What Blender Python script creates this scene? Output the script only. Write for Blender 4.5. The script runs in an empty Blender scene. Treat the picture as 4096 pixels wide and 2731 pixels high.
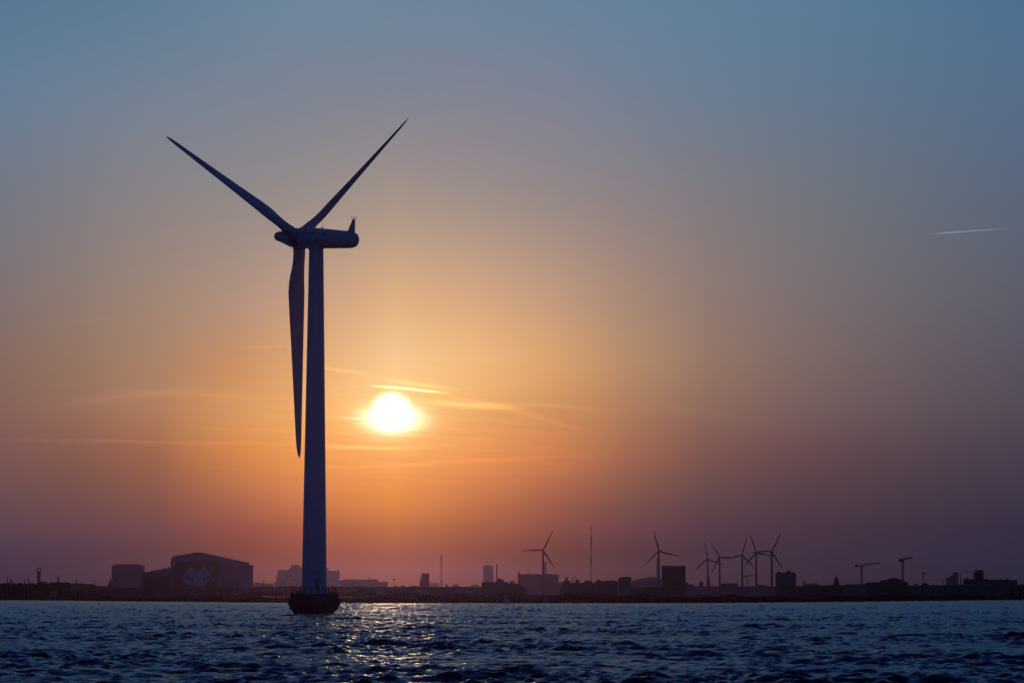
import bpy, bmesh, math, random
import numpy as np
from mathutils import Vector, Matrix

random.seed(7)
rng = np.random.default_rng(11)
SC = bpy.context.scene
COL = SC.collection
R = math.radians

# ------------------------------------------------------------------ camera
FPX = 11378.0            # focal length in pixels of the 4096 px wide photograph (100 mm lens)
HORIZON = 2385.0
PITCH = math.atan((HORIZON - 1365.5) / FPX)
CAMZ = 3.0
cam_d = bpy.data.cameras.new('camera')
cam_d.sensor_width = 36.0
cam_d.lens = 36.0 * FPX / 4096.0
cam_d.clip_start = 0.5
cam_d.clip_end = 200000
cam = bpy.data.objects.new('camera', cam_d)
COL.objects.link(cam)
cam.location = (0, 0, CAMZ)
cam.rotation_euler = (math.pi / 2 + PITCH, 0, 0)
SC.camera = cam

CT, ST = math.cos(PITCH), math.sin(PITCH)


def at(px, py, Y):
    """world point at ground distance Y that the photograph shows at (px, py)"""
    u = (px - 2048.0) / FPX
    v = (1365.5 - py) / FPX
    d = Vector((u, CT - v * ST, ST + v * CT))
    return Vector((0, 0, CAMZ)) + d * (Y / d.y)


def direction(px, py):
    u = (px - 2048.0) / FPX
    v = (1365.5 - py) / FPX
    return Vector((u, CT - v * ST, ST + v * CT)).normalized()


def azel(px, py):
    d = direction(px, py)
    return math.degrees(math.atan2(d.x, d.y)), math.degrees(math.asin(d.z))


SUN = direction(1566, 1645)
SUN_AZ, SUN_EL = azel(1566, 1645)

# ------------------------------------------------------------------ colour management, sampling
SC.view_settings.view_transform = 'Standard'
SC.view_settings.look = 'None'
SC.view_settings.exposure = 0
SC.view_settings.gamma = 1
SC.cycles.use_denoising = True
SC.cycles.max_bounces = 5
SC.cycles.diffuse_bounces = 2
SC.cycles.glossy_bounces = 2
SC.cycles.volume_bounces = 0
SC.cycles.transparent_max_bounces = 12
SC.cycles.sample_clamp_direct = 6
SC.cycles.sample_clamp_indirect = 4


def lin(c):
    c = c / 255.0
    return c / 12.92 if c <= 0.04045 else ((c + 0.055) / 1.055) ** 2.4


# ------------------------------------------------------------------ sky
#%%SKYTABLE
SKY_X = [30, 600, 1100, 1570, 2050, 2750, 3400, 4060]
SKY_Y = [0, 400, 800, 1200, 1500, 1650, 1800, 2000, 2150, 2240]
SKY = [
    [(88,120,147),(106,125,148),(118,120,131),(130,114,112),(136,105,94),(134,98,90),(126,88,84),(106,76,80),(88,64,78),(76,56,75)],
    [(98,126,149),(118,130,146),(138,130,131),(158,132,116),(170,128,100),(172,122,92),(158,104,78),(132,84,75),(110,70,74),(98,65,72)],
    [(108,132,153),(126,132,146),(151,140,136),(190,152,127),(220,160,107),(230,163,101),(228,148,84),(192,114,78),(155,86,72),(138,80,72)],
    [(110,132,153),(131,133,145),(166,148,136),(222,176,132),(250,203,136),(253,194,112),(250,172,88),(225,138,75),(180,104,70),(160,92,72)],
    [(108,131,153),(129,131,146),(156,141,136),(206,162,127),(230,172,114),(230,162,102),(222,142,87),(182,108,76),(145,84,72),(128,76,72)],
    [(99,128,153),(112,126,145),(132,125,129),(150,126,115),(156,120,101),(150,110,93),(136,92,82),(106,74,76),(88,60,71),(80,56,68)],
    [(88,121,148),(98,117,139),(109,114,124),(116,107,111),(115,96,97),(108,87,90),(96,73,79),(78,60,71),(67,51,67),(62,48,65)],
    [(78,112,143),(87,109,136),(91,102,121),(93,93,105),(89,81,93),(83,74,85),(74,64,79),(62,53,71),(54,46,66),(50,44,64)]
]
AIR = [
    [(-3,1,2),(-1,2,3),(0,2,3),(0,2,3),(1,2,1),(2,2,2),(3,3,2),(2,3,2),(3,4,3),(-6,0,5)],
    [(-2,1,3),(0,1,2),(1,2,2),(1,2,1),(1,2,0),(3,3,0),(2,1,-3),(0,0,-5),(-4,-4,-5),(-15,-10,-15)],
    [(0,3,4),(0,1,2),(-1,1,2),(-1,0,2),(2,-3,-9),(6,2,-6),(9,3,-15),(3,-2,-14),(-5,-14,-34),(-14,-23,-60)],
    [(-1,2,3),(0,1,1),(0,1,1),(2,1,-2),(0,0,0),(0,0,0),(0,0,0),(5,1,-36),(-4,-9,-60),(-12,-24,-60)],
    [(-1,2,3),(1,1,1),(0,1,1),(2,1,0),(5,2,-6),(-3,-5,-11),(8,1,-12),(0,-5,-17),(-8,-13,-32),(-25,-29,-60)],
    [(-1,2,4),(0,2,2),(1,1,1),(0,1,1),(1,2,1),(-3,0,-1),(0,0,-1),(-3,0,-2),(-6,-4,-3),(-16,-7,-7)],
    [(0,3,4),(1,2,2),(1,2,2),(2,2,2),(2,3,2),(3,3,3),(3,2,1),(2,2,1),(0,1,1),(-2,2,4)],
    [(-1,2,4),(0,2,3),(1,2,3),(1,2,2),(1,2,3),(2,3,2),(2,3,3),(2,3,3),(1,2,3),(2,7,10)]
]
#%%END


def spline(xs, ys, q):
    """natural monotone-ish cubic (Catmull-Rom on uneven knots), ys may be an array of rows"""
    xs = np.array(xs, float); ys = np.array(ys, float); q = np.clip(np.array(q, float), xs[0], xs[-1])
    m = np.gradient(ys, xs, axis=0)
    i = np.clip(np.searchsorted(xs, q) - 1, 0, len(xs) - 2)
    h = xs[i + 1] - xs[i]
    t = (q - xs[i]) / h
    sh = (len(q),) + (1,) * (ys.ndim - 1)
    t = t.reshape(sh); h = h.reshape(sh)
    return ((2*t**3 - 3*t**2 + 1) * ys[i] + (t**3 - 2*t**2 + t) * h * m[i]
            + (-2*t**3 + 3*t**2) * ys[i + 1] + (t**3 - t**2) * h * m[i + 1])


NCOL, NROW, EL0, EL1 = 14, 28, -0.6, 12.6
tab = np.array(SKY, float) + np.array(AIR, float)             # [col][row][rgb]; AIR: what the haze in front adds is taken off
tab = np.concatenate([tab, tab[:, -1:] * 0.86], 1)
SKY_Y = SKY_Y + [2390]
els = np.array([azel(2048, y)[1] for y in SKY_Y])[::-1]       # ascending elevation
azs = np.array([azel(x, 1400)[0] for x in SKY_X])
q_el = np.linspace(EL0, EL1, NROW)
q_az = np.linspace(azs[0] - 0.15, azs[-1] + 0.15, NCOL)
t1 = spline(els, np.transpose(tab, (1, 0, 2))[::-1], q_el)    # rows x cols x rgb
t2 = spline(azs, np.transpose(t1, (1, 0, 2)), q_az)           # cols x rows x rgb
t2 = np.clip(t2, 3, 255)

world = bpy.data.worlds.new('World')
SC.world = world
world.use_nodes = True
wt = world.node_tree
wt.nodes.clear()


class NT:
    """tiny helper to write node maths"""
    def __init__(self, tree): self.t = tree

    def n(self, typ, **kw):
        nd = self.t.nodes.new(typ)
        for k, v in kw.items():
            setattr(nd, k, v)
        return nd

    def put(self, sock, v):
        if hasattr(v, 'is_output'):
            self.t.links.new(v, sock)
        else:
            sock.default_value = v

    def m(self, op, a, b=None, c=None, clamp=False):
        nd = self.n('ShaderNodeMath', operation=op, use_clamp=clamp)
        self.put(nd.inputs[0], a)
        if b is not None: self.put(nd.inputs[1], b)
        if c is not None: self.put(nd.inputs[2], c)
        return nd.outputs[0]

    def rng(self, v, a, b, c=0.0, d=1.0, mode='LINEAR'):
        nd = self.n('ShaderNodeMapRange', interpolation_type=mode)
        self.put(nd.inputs['Value'], v)
        for k, x in zip(('From Min', 'From Max', 'To Min', 'To Max'), (a, b, c, d)):
            nd.inputs[k].default_value = x
        return nd.outputs[0]

    def mix(self, f, a, b, blend='MIX'):
        nd = self.n('ShaderNodeMix', data_type='RGBA', blend_type=blend)
        self.put(nd.inputs[0], f); self.put(nd.inputs[6], a); self.put(nd.inputs[7], b)
        return nd.outputs[2]

    def ramp(self, f, stops, interp='LINEAR'):
        nd = self.n('ShaderNodeValToRGB')
        cr = nd.color_ramp
        cr.interpolation = interp
        while len(cr.elements) < len(stops):
            cr.elements.new(0.5)
        for e, (p, c) in zip(cr.elements, stops):
            e.position = p
            e.color = (*c, 1)
        self.put(nd.inputs[0], f)
        return nd.outputs[0]


W = NT(wt)
tc = W.n('ShaderNodeTexCoord')
nrm = W.n('ShaderNodeVectorMath', operation='NORMALIZE')
wt.links.new(tc.outputs['Generated'], nrm.inputs[0])
sep = W.n('ShaderNodeSeparateXYZ')
wt.links.new(nrm.outputs[0], sep.inputs[0])
DEG = 57.29578
az = W.m('MULTIPLY', W.m('ARCTAN2', sep.outputs[0], sep.outputs[1]), DEG)
el = W.m('MULTIPLY', W.m('ARCSINE', sep.outputs[2]), DEG)
elf = W.rng(el, EL0, EL1)
cur = None
for k in range(NCOL):
    stops = [(i / (NROW - 1), tuple(lin(v) for v in t2[k][i])) for i in range(NROW)]
    c = W.ramp(elf, stops)
    cur = c if cur is None else W.mix(W.rng(az, float(q_az[k - 1]), float(q_az[k])), cur, c)
sky_low = cur


def streak(p0, p1, width, bend=0.0, power=1.0):
    """soft cirrus streak between two photo points -> 0..1"""
    a0, e0 = azel(*p0); a1, e1 = azel(*p1)
    L = math.hypot(a1 - a0, e1 - e0)
    dx, dy = (a1 - a0) / L, (e1 - e0) / L
    ra, re = W.m('SUBTRACT', az, a0), W.m('SUBTRACT', el, e0)
    s = W.m('DIVIDE', W.m('ADD', W.m('MULTIPLY', ra, dx), W.m('MULTIPLY', re, dy)), L)      # 0..1 along
    d = W.m('SUBTRACT', W.m('MULTIPLY', re, dx), W.m('MULTIPLY', ra, dy))                   # across
    if bend:
        par = W.m('MULTIPLY', W.m('MULTIPLY', s, W.m('SUBTRACT', 1.0, s)), 4 * bend)
        d = W.m('SUBTRACT', d, par)
    d = W.m('ADD', d, W.m('MULTIPLY', W.m('SUBTRACT', wob, 0.5), width * 1.6))
    g = W.m('EXPONENT', W.m('MULTIPLY', W.m('MULTIPLY', d, d), -1.0 / (width * width)))
    env = W.m('MULTIPLY', W.rng(s, 0.0, 0.35, 0, 1, 'SMOOTHSTEP'), W.rng(s, 1.0, 0.55, 0, 1, 'SMOOTHSTEP'))
    return W.m('MULTIPLY', g, env)


def noise_ae(sa, se, detail=3.0, rough=0.55, shift=0.0):
    cb = W.n('ShaderNodeCombineXYZ')
    W.put(cb.inputs[0], W.m('MULTIPLY', az, sa))
    W.put(cb.inputs[1], W.m('MULTIPLY', W.m('ADD', el, W.m('MULTIPLY', az, 0.05)), se))
    cb.inputs[2].default_value = shift
    nz = W.n('ShaderNodeTexNoise')
    wt.links.new(cb.outputs[0], nz.inputs['Vector'])
    nz.inputs['Scale'].default_value = 1.0
    nz.inputs['Detail'].default_value = detail
    nz.inputs['Roughness'].default_value = rough
    return nz.outputs[0]


wob = noise_ae(0.9, 2.5, 2.0, 0.5, 3.3)
fine = noise_ae(0.55, 9.0, 4.0, 0.6, 8.1)
grain = noise_ae(1.3, 24.0, 3.0, 0.6, 1.7)

# thin cirrus veils lit by the low sun
veils = None
for (p0, p1, w, bnd, amp) in [
    ((1455, 1541), (1820, 1577), 0.020, 0.02, 2.6),
    ((1500, 1518), (1860, 1566), 0.035, 0.02, 0.35),
    ((1700, 1575), (2520, 1790), 0.06, 0.12, 0.10),
    ((1620, 1600), (2700, 1660), 0.06, 0.04, 0.10),
    ((1280, 1660), (1810, 1712), 0.013, 0.01, 0.9),
    ((1640, 1600), (2150, 1640), 0.05, 0.00, 0.45),
    ((1180, 1778), (1720, 1800), 0.030, 0.0, 0.30),
    ((1240, 1795), (1800, 1785), 0.035, 0.0, 0.35),
    ((-300, 1752), (1500, 1782), 0.035, 0.01, 0.16),
    ((1100, 1880), (2600, 1800), 0.05, -0.03, 0.12),
    ((1200, 1455), (1500, 1500), 0.030, 0.0, 0.22),
    ((100, 1640), (900, 1540), 0.07, 0.02, 0.10),
    ((300, 1560), (1300, 1600), 0.06, 0.02, 0.08),
    ((900, 1392), (1250, 1380), 0.014, 0.0, 0.10),
    ((200, 1300), (520, 1265), 0.03, 0.0, 0.05),
    ((2400, 1600), (3500, 1760), 0.12, 0.05, 0.05),
    ((3705, 938), (4030, 914), 0.0085, 0.0, 1.0),
    ((3716, 937), (3880, 925), 0.007, 0.0, 0.7),
    ((3860, 927), (4085, 910), 0.007, 0.0, 0.3),
]:
    v = W.m('MULTIPLY', streak(p0, p1, w, bnd), amp)
    veils = v if veils is None else W.m('ADD', veils, v)
band = W.m('EXPONENT', W.m('MULTIPLY', W.m('POWER', W.m('ABSOLUTE', W.m('SUBTRACT', el, 3.1)), 2.0), -0.7))
near_sun = W.m('EXPONENT', W.m('MULTIPLY', W.m('POWER', W.m('ABSOLUTE', W.m('SUBTRACT', az, SUN_AZ)), 2.0), -0.05))
texture = W.m('MULTIPLY', W.m('MULTIPLY', W.m('SUBTRACT', fine, 0.5), W.m('MULTIPLY', band, near_sun)), 0.36)
gain = W.m('ADD', 1.0, W.m('ADD', veils, texture))
gain_c = W.n('ShaderNodeCombineXYZ')
for i, k in enumerate((1.0, 0.95, 0.86)):
    W.put(gain_c.inputs[i], W.m('ADD', 1.0, W.m('MULTIPLY', W.m('SUBTRACT', gain, 1.0), k)))
sky_low = W.mix(1.0, sky_low, gain_c.outputs[0], 'MULTIPLY')

# the sun's disc with its aureole in the veil
da = W.m('SUBTRACT', az, SUN_AZ)
de = W.m('SUBTRACT', el, SUN_EL)


def blob(ox, oy, wa, we, k, shape=1.0, jag=0.0):
    x = W.m('DIVIDE', W.m('SUBTRACT', da, ox), wa)
    y = W.m('DIVIDE', W.m('SUBTRACT', de, oy), we)
    r2 = W.m('ADD', W.m('MULTIPLY', x, x), W.m('MULTIPLY', y, y))
    if jag:
        r2 = W.m('MULTIPLY', r2, W.m('ADD', 1.0, W.m('MULTIPLY', W.m('SUBTRACT', grain, 0.5), jag)))
    e = W.m('POWER', r2, shape)
    return W.m('MULTIPLY', W.m('EXPONENT', W.m('MULTIPLY', e, -1.0)), k)


disc = blob(0.0, -0.01, 0.335, 0.325, 4.0, 2.0)
low = blob(0.02, -0.15, 0.49, 0.24, 2.4, 1.05, 1.0)
aur = blob(0.0, -0.05, 0.85, 0.55, 0.34, 0.75, 0.7)
core = W.m('ADD', disc, low)
sunc = W.n('ShaderNodeCombineXYZ')
for i, (k1, k2) in enumerate(((1.0, 1.0), (0.86, 0.62), (0.62, 0.22))):
    W.put(sunc.inputs[i], W.m('ADD', W.m('MULTIPLY', core, k1), W.m('MULTIPLY', aur, k2)))
sky_low = W.mix(1.0, sky_low, sunc.outputs[0], 'ADD')

# the rest of the dome: low-sun sky, dimmed to navy to darken the turbine
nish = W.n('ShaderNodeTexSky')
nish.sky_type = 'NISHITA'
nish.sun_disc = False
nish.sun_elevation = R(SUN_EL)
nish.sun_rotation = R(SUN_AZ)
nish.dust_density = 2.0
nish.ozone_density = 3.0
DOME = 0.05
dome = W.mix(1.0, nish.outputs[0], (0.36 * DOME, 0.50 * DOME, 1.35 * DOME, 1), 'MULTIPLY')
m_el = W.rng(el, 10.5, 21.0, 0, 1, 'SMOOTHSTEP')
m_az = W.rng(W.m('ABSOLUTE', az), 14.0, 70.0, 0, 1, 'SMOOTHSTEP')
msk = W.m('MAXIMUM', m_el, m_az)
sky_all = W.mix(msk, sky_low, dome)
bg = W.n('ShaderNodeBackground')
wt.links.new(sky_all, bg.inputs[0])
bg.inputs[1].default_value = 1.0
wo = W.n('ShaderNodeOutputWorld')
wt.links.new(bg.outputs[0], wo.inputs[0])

# ------------------------------------------------------------------ sun lamp (just above the skyline, seen through the veil)
sd = bpy.data.lights.new('sun', 'SUN')
sd.energy = 0.40
sd.angle = R(0.5)
sd.color = (1.0, 0.38, 0.16)
sun = bpy.data.objects.new('sun', sd)
COL.objects.link(sun)
sun.rotation_euler = SUN.to_track_quat('Z', 'Y').to_euler()

# ------------------------------------------------------------------ haze
HAZE_DENSITY = 4.6e-5
HAZE_TOP = 116.0
FAR = 12000.0


# ------------------------------------------------------------------ materials
def principled(name, col, rough=0.6, metal=0.0, var=0.12, scale=0.6, spec=0.5, bump=0.0, col2=None):
    mt = bpy.data.materials.new(name)
    mt.use_nodes = True
    N = NT(mt.node_tree)
    b = mt.node_tree.nodes['Principled BSDF']
    tcn = N.n('ShaderNodeTexCoord')
    nz = N.n('ShaderNodeTexNoise')
    mt.node_tree.links.new(tcn.outputs['Object'], nz.inputs['Vector'])
    nz.inputs['Scale'].default_value = scale
    nz.inputs['Detail'].default_value = 5
    lo = tuple(c * (1 - var) for c in col)
    hi = tuple(min(1, c * (1 + var)) for c in (col2 or col))
    r = N.ramp(nz.outputs[0], [(0.3, lo), (0.7, hi)])
    mt.node_tree.links.new(r, b.inputs['Base Color'])
    b.inputs['Roughness'].default_value = rough
    b.inputs['Metallic'].default_value = metal
    b.inputs['Specular IOR Level'].default_value = spec
    if bump:
        bp = N.n('ShaderNodeBump')
        bp.inputs['Strength'].default_value = bump
        mt.node_tree.links.new(nz.outputs[0], bp.inputs['Height'])
        mt.node_tree.links.new(bp.outputs[0], b.inputs['Normal'])
    return mt


def facade(name, wall, glass, sx, sz, mortar=0.35, rough=0.7):
    """wall with a regular grid of window openings (object space, metres)"""
    mt = bpy.data.materials.new(name)
    mt.use_nodes = True
    N = NT(mt.node_tree)
    b = mt.node_tree.nodes['Principled BSDF']
    tcn = N.n('ShaderNodeTexCoord')
    sp = N.n('ShaderNodeSeparateXYZ')
    mt.node_tree.links.new(tcn.outputs['Object'], sp.inputs[0])
    fx = N.m('FRACT', N.m('DIVIDE', N.m('ADD', sp.outputs[0], sp.outputs[1]), sx))
    fz = N.m('FRACT', N.m('DIVIDE', sp.outputs[2], sz))
    wx = N.m('MULTIPLY', N.m('GREATER_THAN', fx, mortar), N.m('GREATER_THAN', fz, 0.45))
    nz = N.n('ShaderNodeTexNoise')
    nz.inputs['Scale'].default_value = 0.08
    nz.inputs['Detail'].default_value = 4
    mt.node_tree.links.new(tcn.outputs['Object'], nz.inputs['Vector'])
    w = N.ramp(nz.outputs[0], [(0.3, tuple(c * 0.8 for c in wall)), (0.7, wall)])
    c = N.mix(wx, w, (*glass, 1))
    mt.node_tree.links.new(c, b.inputs['Base Color'])
    mt.node_tree.links.new(N.rng(wx, 0, 1, rough, 0.5), b.inputs['Roughness'])
    return mt


M = {}
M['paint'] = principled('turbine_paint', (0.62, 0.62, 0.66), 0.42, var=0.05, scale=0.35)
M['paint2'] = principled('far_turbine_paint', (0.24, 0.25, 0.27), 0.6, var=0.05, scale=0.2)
M['dark_metal'] = principled('dark_metal', (0.07, 0.07, 0.08), 0.5, 0.6, scale=3)
M['rail'] = principled('railing_steel', (0.04, 0.035, 0.04), 0.7, scale=3, spec=0.2)
M['concrete'] = principled('wet_concrete', (0.035, 0.030, 0.030), 0.85, spec=0.2, var=0.35, scale=1.2, bump=0.4)
M['seal'] = principled('rubber_seal', (0.02, 0.02, 0.02), 0.8)
M['sign'] = principled('sign_plate', (0.05, 0.05, 0.06), 0.6)
M['buoy'] = principled('lifebuoy_orange', (0.45, 0.10, 0.04), 0.6)
M['sail'] = principled('sailcloth', (0.88, 0.89, 0.92), 0.8, var=0.03)
M['hull'] = principled('boat_hull', (0.35, 0.33, 0.34), 0.4)
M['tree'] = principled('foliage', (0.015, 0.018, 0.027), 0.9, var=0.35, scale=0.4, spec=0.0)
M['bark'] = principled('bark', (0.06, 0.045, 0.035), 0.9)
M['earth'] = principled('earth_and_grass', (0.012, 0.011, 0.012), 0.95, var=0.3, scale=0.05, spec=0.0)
M['brick'] = facade('brick_facade', (0.075, 0.055, 0.06), (0.05, 0.04, 0.05), 3.2, 3.0)
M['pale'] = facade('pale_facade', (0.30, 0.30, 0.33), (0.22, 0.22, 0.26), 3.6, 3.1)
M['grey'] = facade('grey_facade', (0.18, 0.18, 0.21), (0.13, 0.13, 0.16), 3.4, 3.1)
M['dark'] = facade('dark_facade', (0.07, 0.065, 0.075), (0.045, 0.045, 0.055), 3.0, 3.1)
M['hall'] = principled('hall_cladding', (0.22, 0.23, 0.31), 0.6, var=0.12, scale=0.05)
M['hall_door'] = principled('hall_door_dark', (0.02, 0.017, 0.02), 0.7, var=0.2, scale=0.05)
M['mural'] = principled('mural_paint', (0.72, 0.74, 0.80), 0.7, var=0.15, scale=0.2)
M['mural_dark'] = principled('mural_dark_paint', (0.04, 0.035, 0.04), 0.7)
M['roof'] = principled('roofing', (0.12, 0.11, 0.12), 0.7, var=0.2, scale=0.1)
M['metal_roof'] = principled('metal_roofing', (0.42, 0.42, 0.44), 0.35, 0.3, var=0.1, scale=0.1)
M['slab'] = principled('concrete_slab', (0.20, 0.20, 0.22), 0.8)
M['steel'] = principled('crane_steel', (0.07, 0.07, 0.08), 0.85, spec=0.1)
M['glassd'] = principled('dark_glass', (0.03, 0.035, 0.045), 0.15)
M['blue_roof'] = principled('teal_tarpaulin', (0.10, 0.28, 0.34), 0.6)
M['white'] = principled('white_paint', (0.7, 0.7, 0.7), 0.6, var=0.03)


# ------------------------------------------------------------------ mesh builder
class MB:
    def __init__(self):
        self.v, self.f, self.smooth = [], [], []

    def add(self, vs, fs, sm=False):
        b = len(self.v)
        self.v += [Vector(p) for p in vs]
        self.f += [tuple(b + i for i in f) for f in fs]
        self.smooth += [sm] * len(fs)
        return self

    def box(self, a, b):
        (x0, y0, z0), (x1, y1, z1) = a, b
        return self.add([(x0,y0,z0),(x1,y0,z0),(x1,y1,z0),(x0,y1,z0),(x0,y0,z1),(x1,y0,z1),(x1,y1,z1),(x0,y1,z1)],
                        [(0,3,2,1),(4,5,6,7),(0,1,5,4),(1,2,6,5),(2,3,7,6),(3,0,4,7)])

    def bar(self, p, q, r, r2=None, n=6, sm=True):
        p, q = Vector(p), Vector(q)
        return self.lathe(p, q, [(0, r), (1, r2 if r2 is not None else r)], n, sm=sm)

    def lathe(self, p, q, prof, n=24, sm=True, close=True):
        """prof: (t along p->q, radius)"""
        p, q = Vector(p), Vector(q)
        ax = (q - p)
        d = ax.normalized()
        ref = Vector((0, 0, 1)) if abs(d.z) < 0.9 else Vector((1, 0, 0))
        a = d.cross(ref).normalized(); b = d.cross(a)
        vs, fs = [], []
        for t, r in prof:
            c = p + ax * t
            for k in range(n):
                th = 2 * math.pi * k / n
                vs.append(c + a * (r * math.cos(th)) + b * (r * math.sin(th)))
        for i in range(len(prof) - 1):
            for k in range(n):
                k2 = (k + 1) % n
                fs.append((i*n + k, i*n + k2, (i+1)*n + k2, (i+1)*n + k))
        self.add(vs, fs, sm)
        if close:
            m0 = len(prof) - 1
            self.add(vs[:n], [tuple(range(n))[::-1]])
            self.add(vs[m0*n:], [tuple(range(n))])
        return self

    def torus(self, c, nrm_, R0, r, n=24, m=8):
        nrm_ = Vector(nrm_).normalized()
        ref = Vector((0, 0, 1)) if abs(nrm_.z) < 0.9 else Vector((1, 0, 0))
        a = nrm_.cross(ref).normalized(); b = nrm_.cross(a)
        vs, fs = [], []
        for i in range(n):
            th = 2*math.pi*i/n
            rad = a*math.cos(th) + b*math.sin(th)
            for j in range(m):
                ph = 2*math.pi*j/m
                vs.append(Vector(c) + rad*(R0 + r*math.cos(ph)) + nrm_*(r*math.sin(ph)))
        for i in range(n):
            for j in range(m):
                fs.append((i*m+j, ((i+1) % n)*m+j, ((i+1) % n)*m+(j+1) % m, i*m+(j+1) % m))
        return self.add(vs, fs, True)

    def extrude(self, poly, y0, y1):
        """poly: list of (x,z), extruded from y0 to y1"""
        n = len(poly)
        vs = [(x, y0, z) for x, z in poly] + [(x, y1, z) for x, z in poly]
        fs = [tuple(range(n))[::-1], tuple(range(n, 2*n))]
        for i in range(n):
            j = (i + 1) % n
            fs.append((i, j, n + j, n + i))
        return self.add(vs, fs)

    def build(self, name, mat, parent=None, origin=None):
        o0 = Vector(origin) if origin is not None else (ORIG.get(parent.name, Vector()) if parent else Vector())
        me = bpy.data.meshes.new(name)
        me.from_pydata([p - o0 for p in self.v], [], self.f)
        me.polygons.foreach_set('use_smooth', self.smooth)
        me.materials.append(mat)
        me.update()
        bm = bmesh.new(); bm.from_mesh(me)
        bmesh.ops.recalc_face_normals(bm, faces=bm.faces)
        bm.to_mesh(me); bm.free()
        if any(self.smooth):
            try: me.set_sharp_from_angle(angle=R(50))
            except Exception: pass
        o = bpy.data.objects.new(name, me)
        COL.objects.link(o)
        if parent is not None:
            o.parent = parent
            ORIG[o.name] = o0
        else:
            o.location = o0
            ORIG[o.name] = o0
        return o


ORIG = {}


def tag(o, label=None, cat=None, group=None, kind=None):
    if label: o['label'] = label
    if cat: o['category'] = cat
    if group: o['group'] = group
    if kind: o['kind'] = kind
    return o


def empty(name, loc, label, cat, group=None):
    o = bpy.data.objects.new(name, None)
    COL.objects.link(o)
    o.location = loc
    o.empty_display_size = 1
    ORIG[o.name] = Vector(loc)
    return tag(o, label, cat, group)


# ------------------------------------------------------------------ water
def shore_dist(px):
    ys = np.interp(px, [-600, 0, 280, 560, 1000, 1500, 2560, 2900, 3160, 3620, 4096, 4700],
                   [2397, 2398.8, 2401.5, 2405, 2409.3, 2411.8, 2411.8, 2410.6, 2408.8, 2404, 2398.2, 2395])
    return FPX * CAMZ / (ys - HORIZON)


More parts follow.
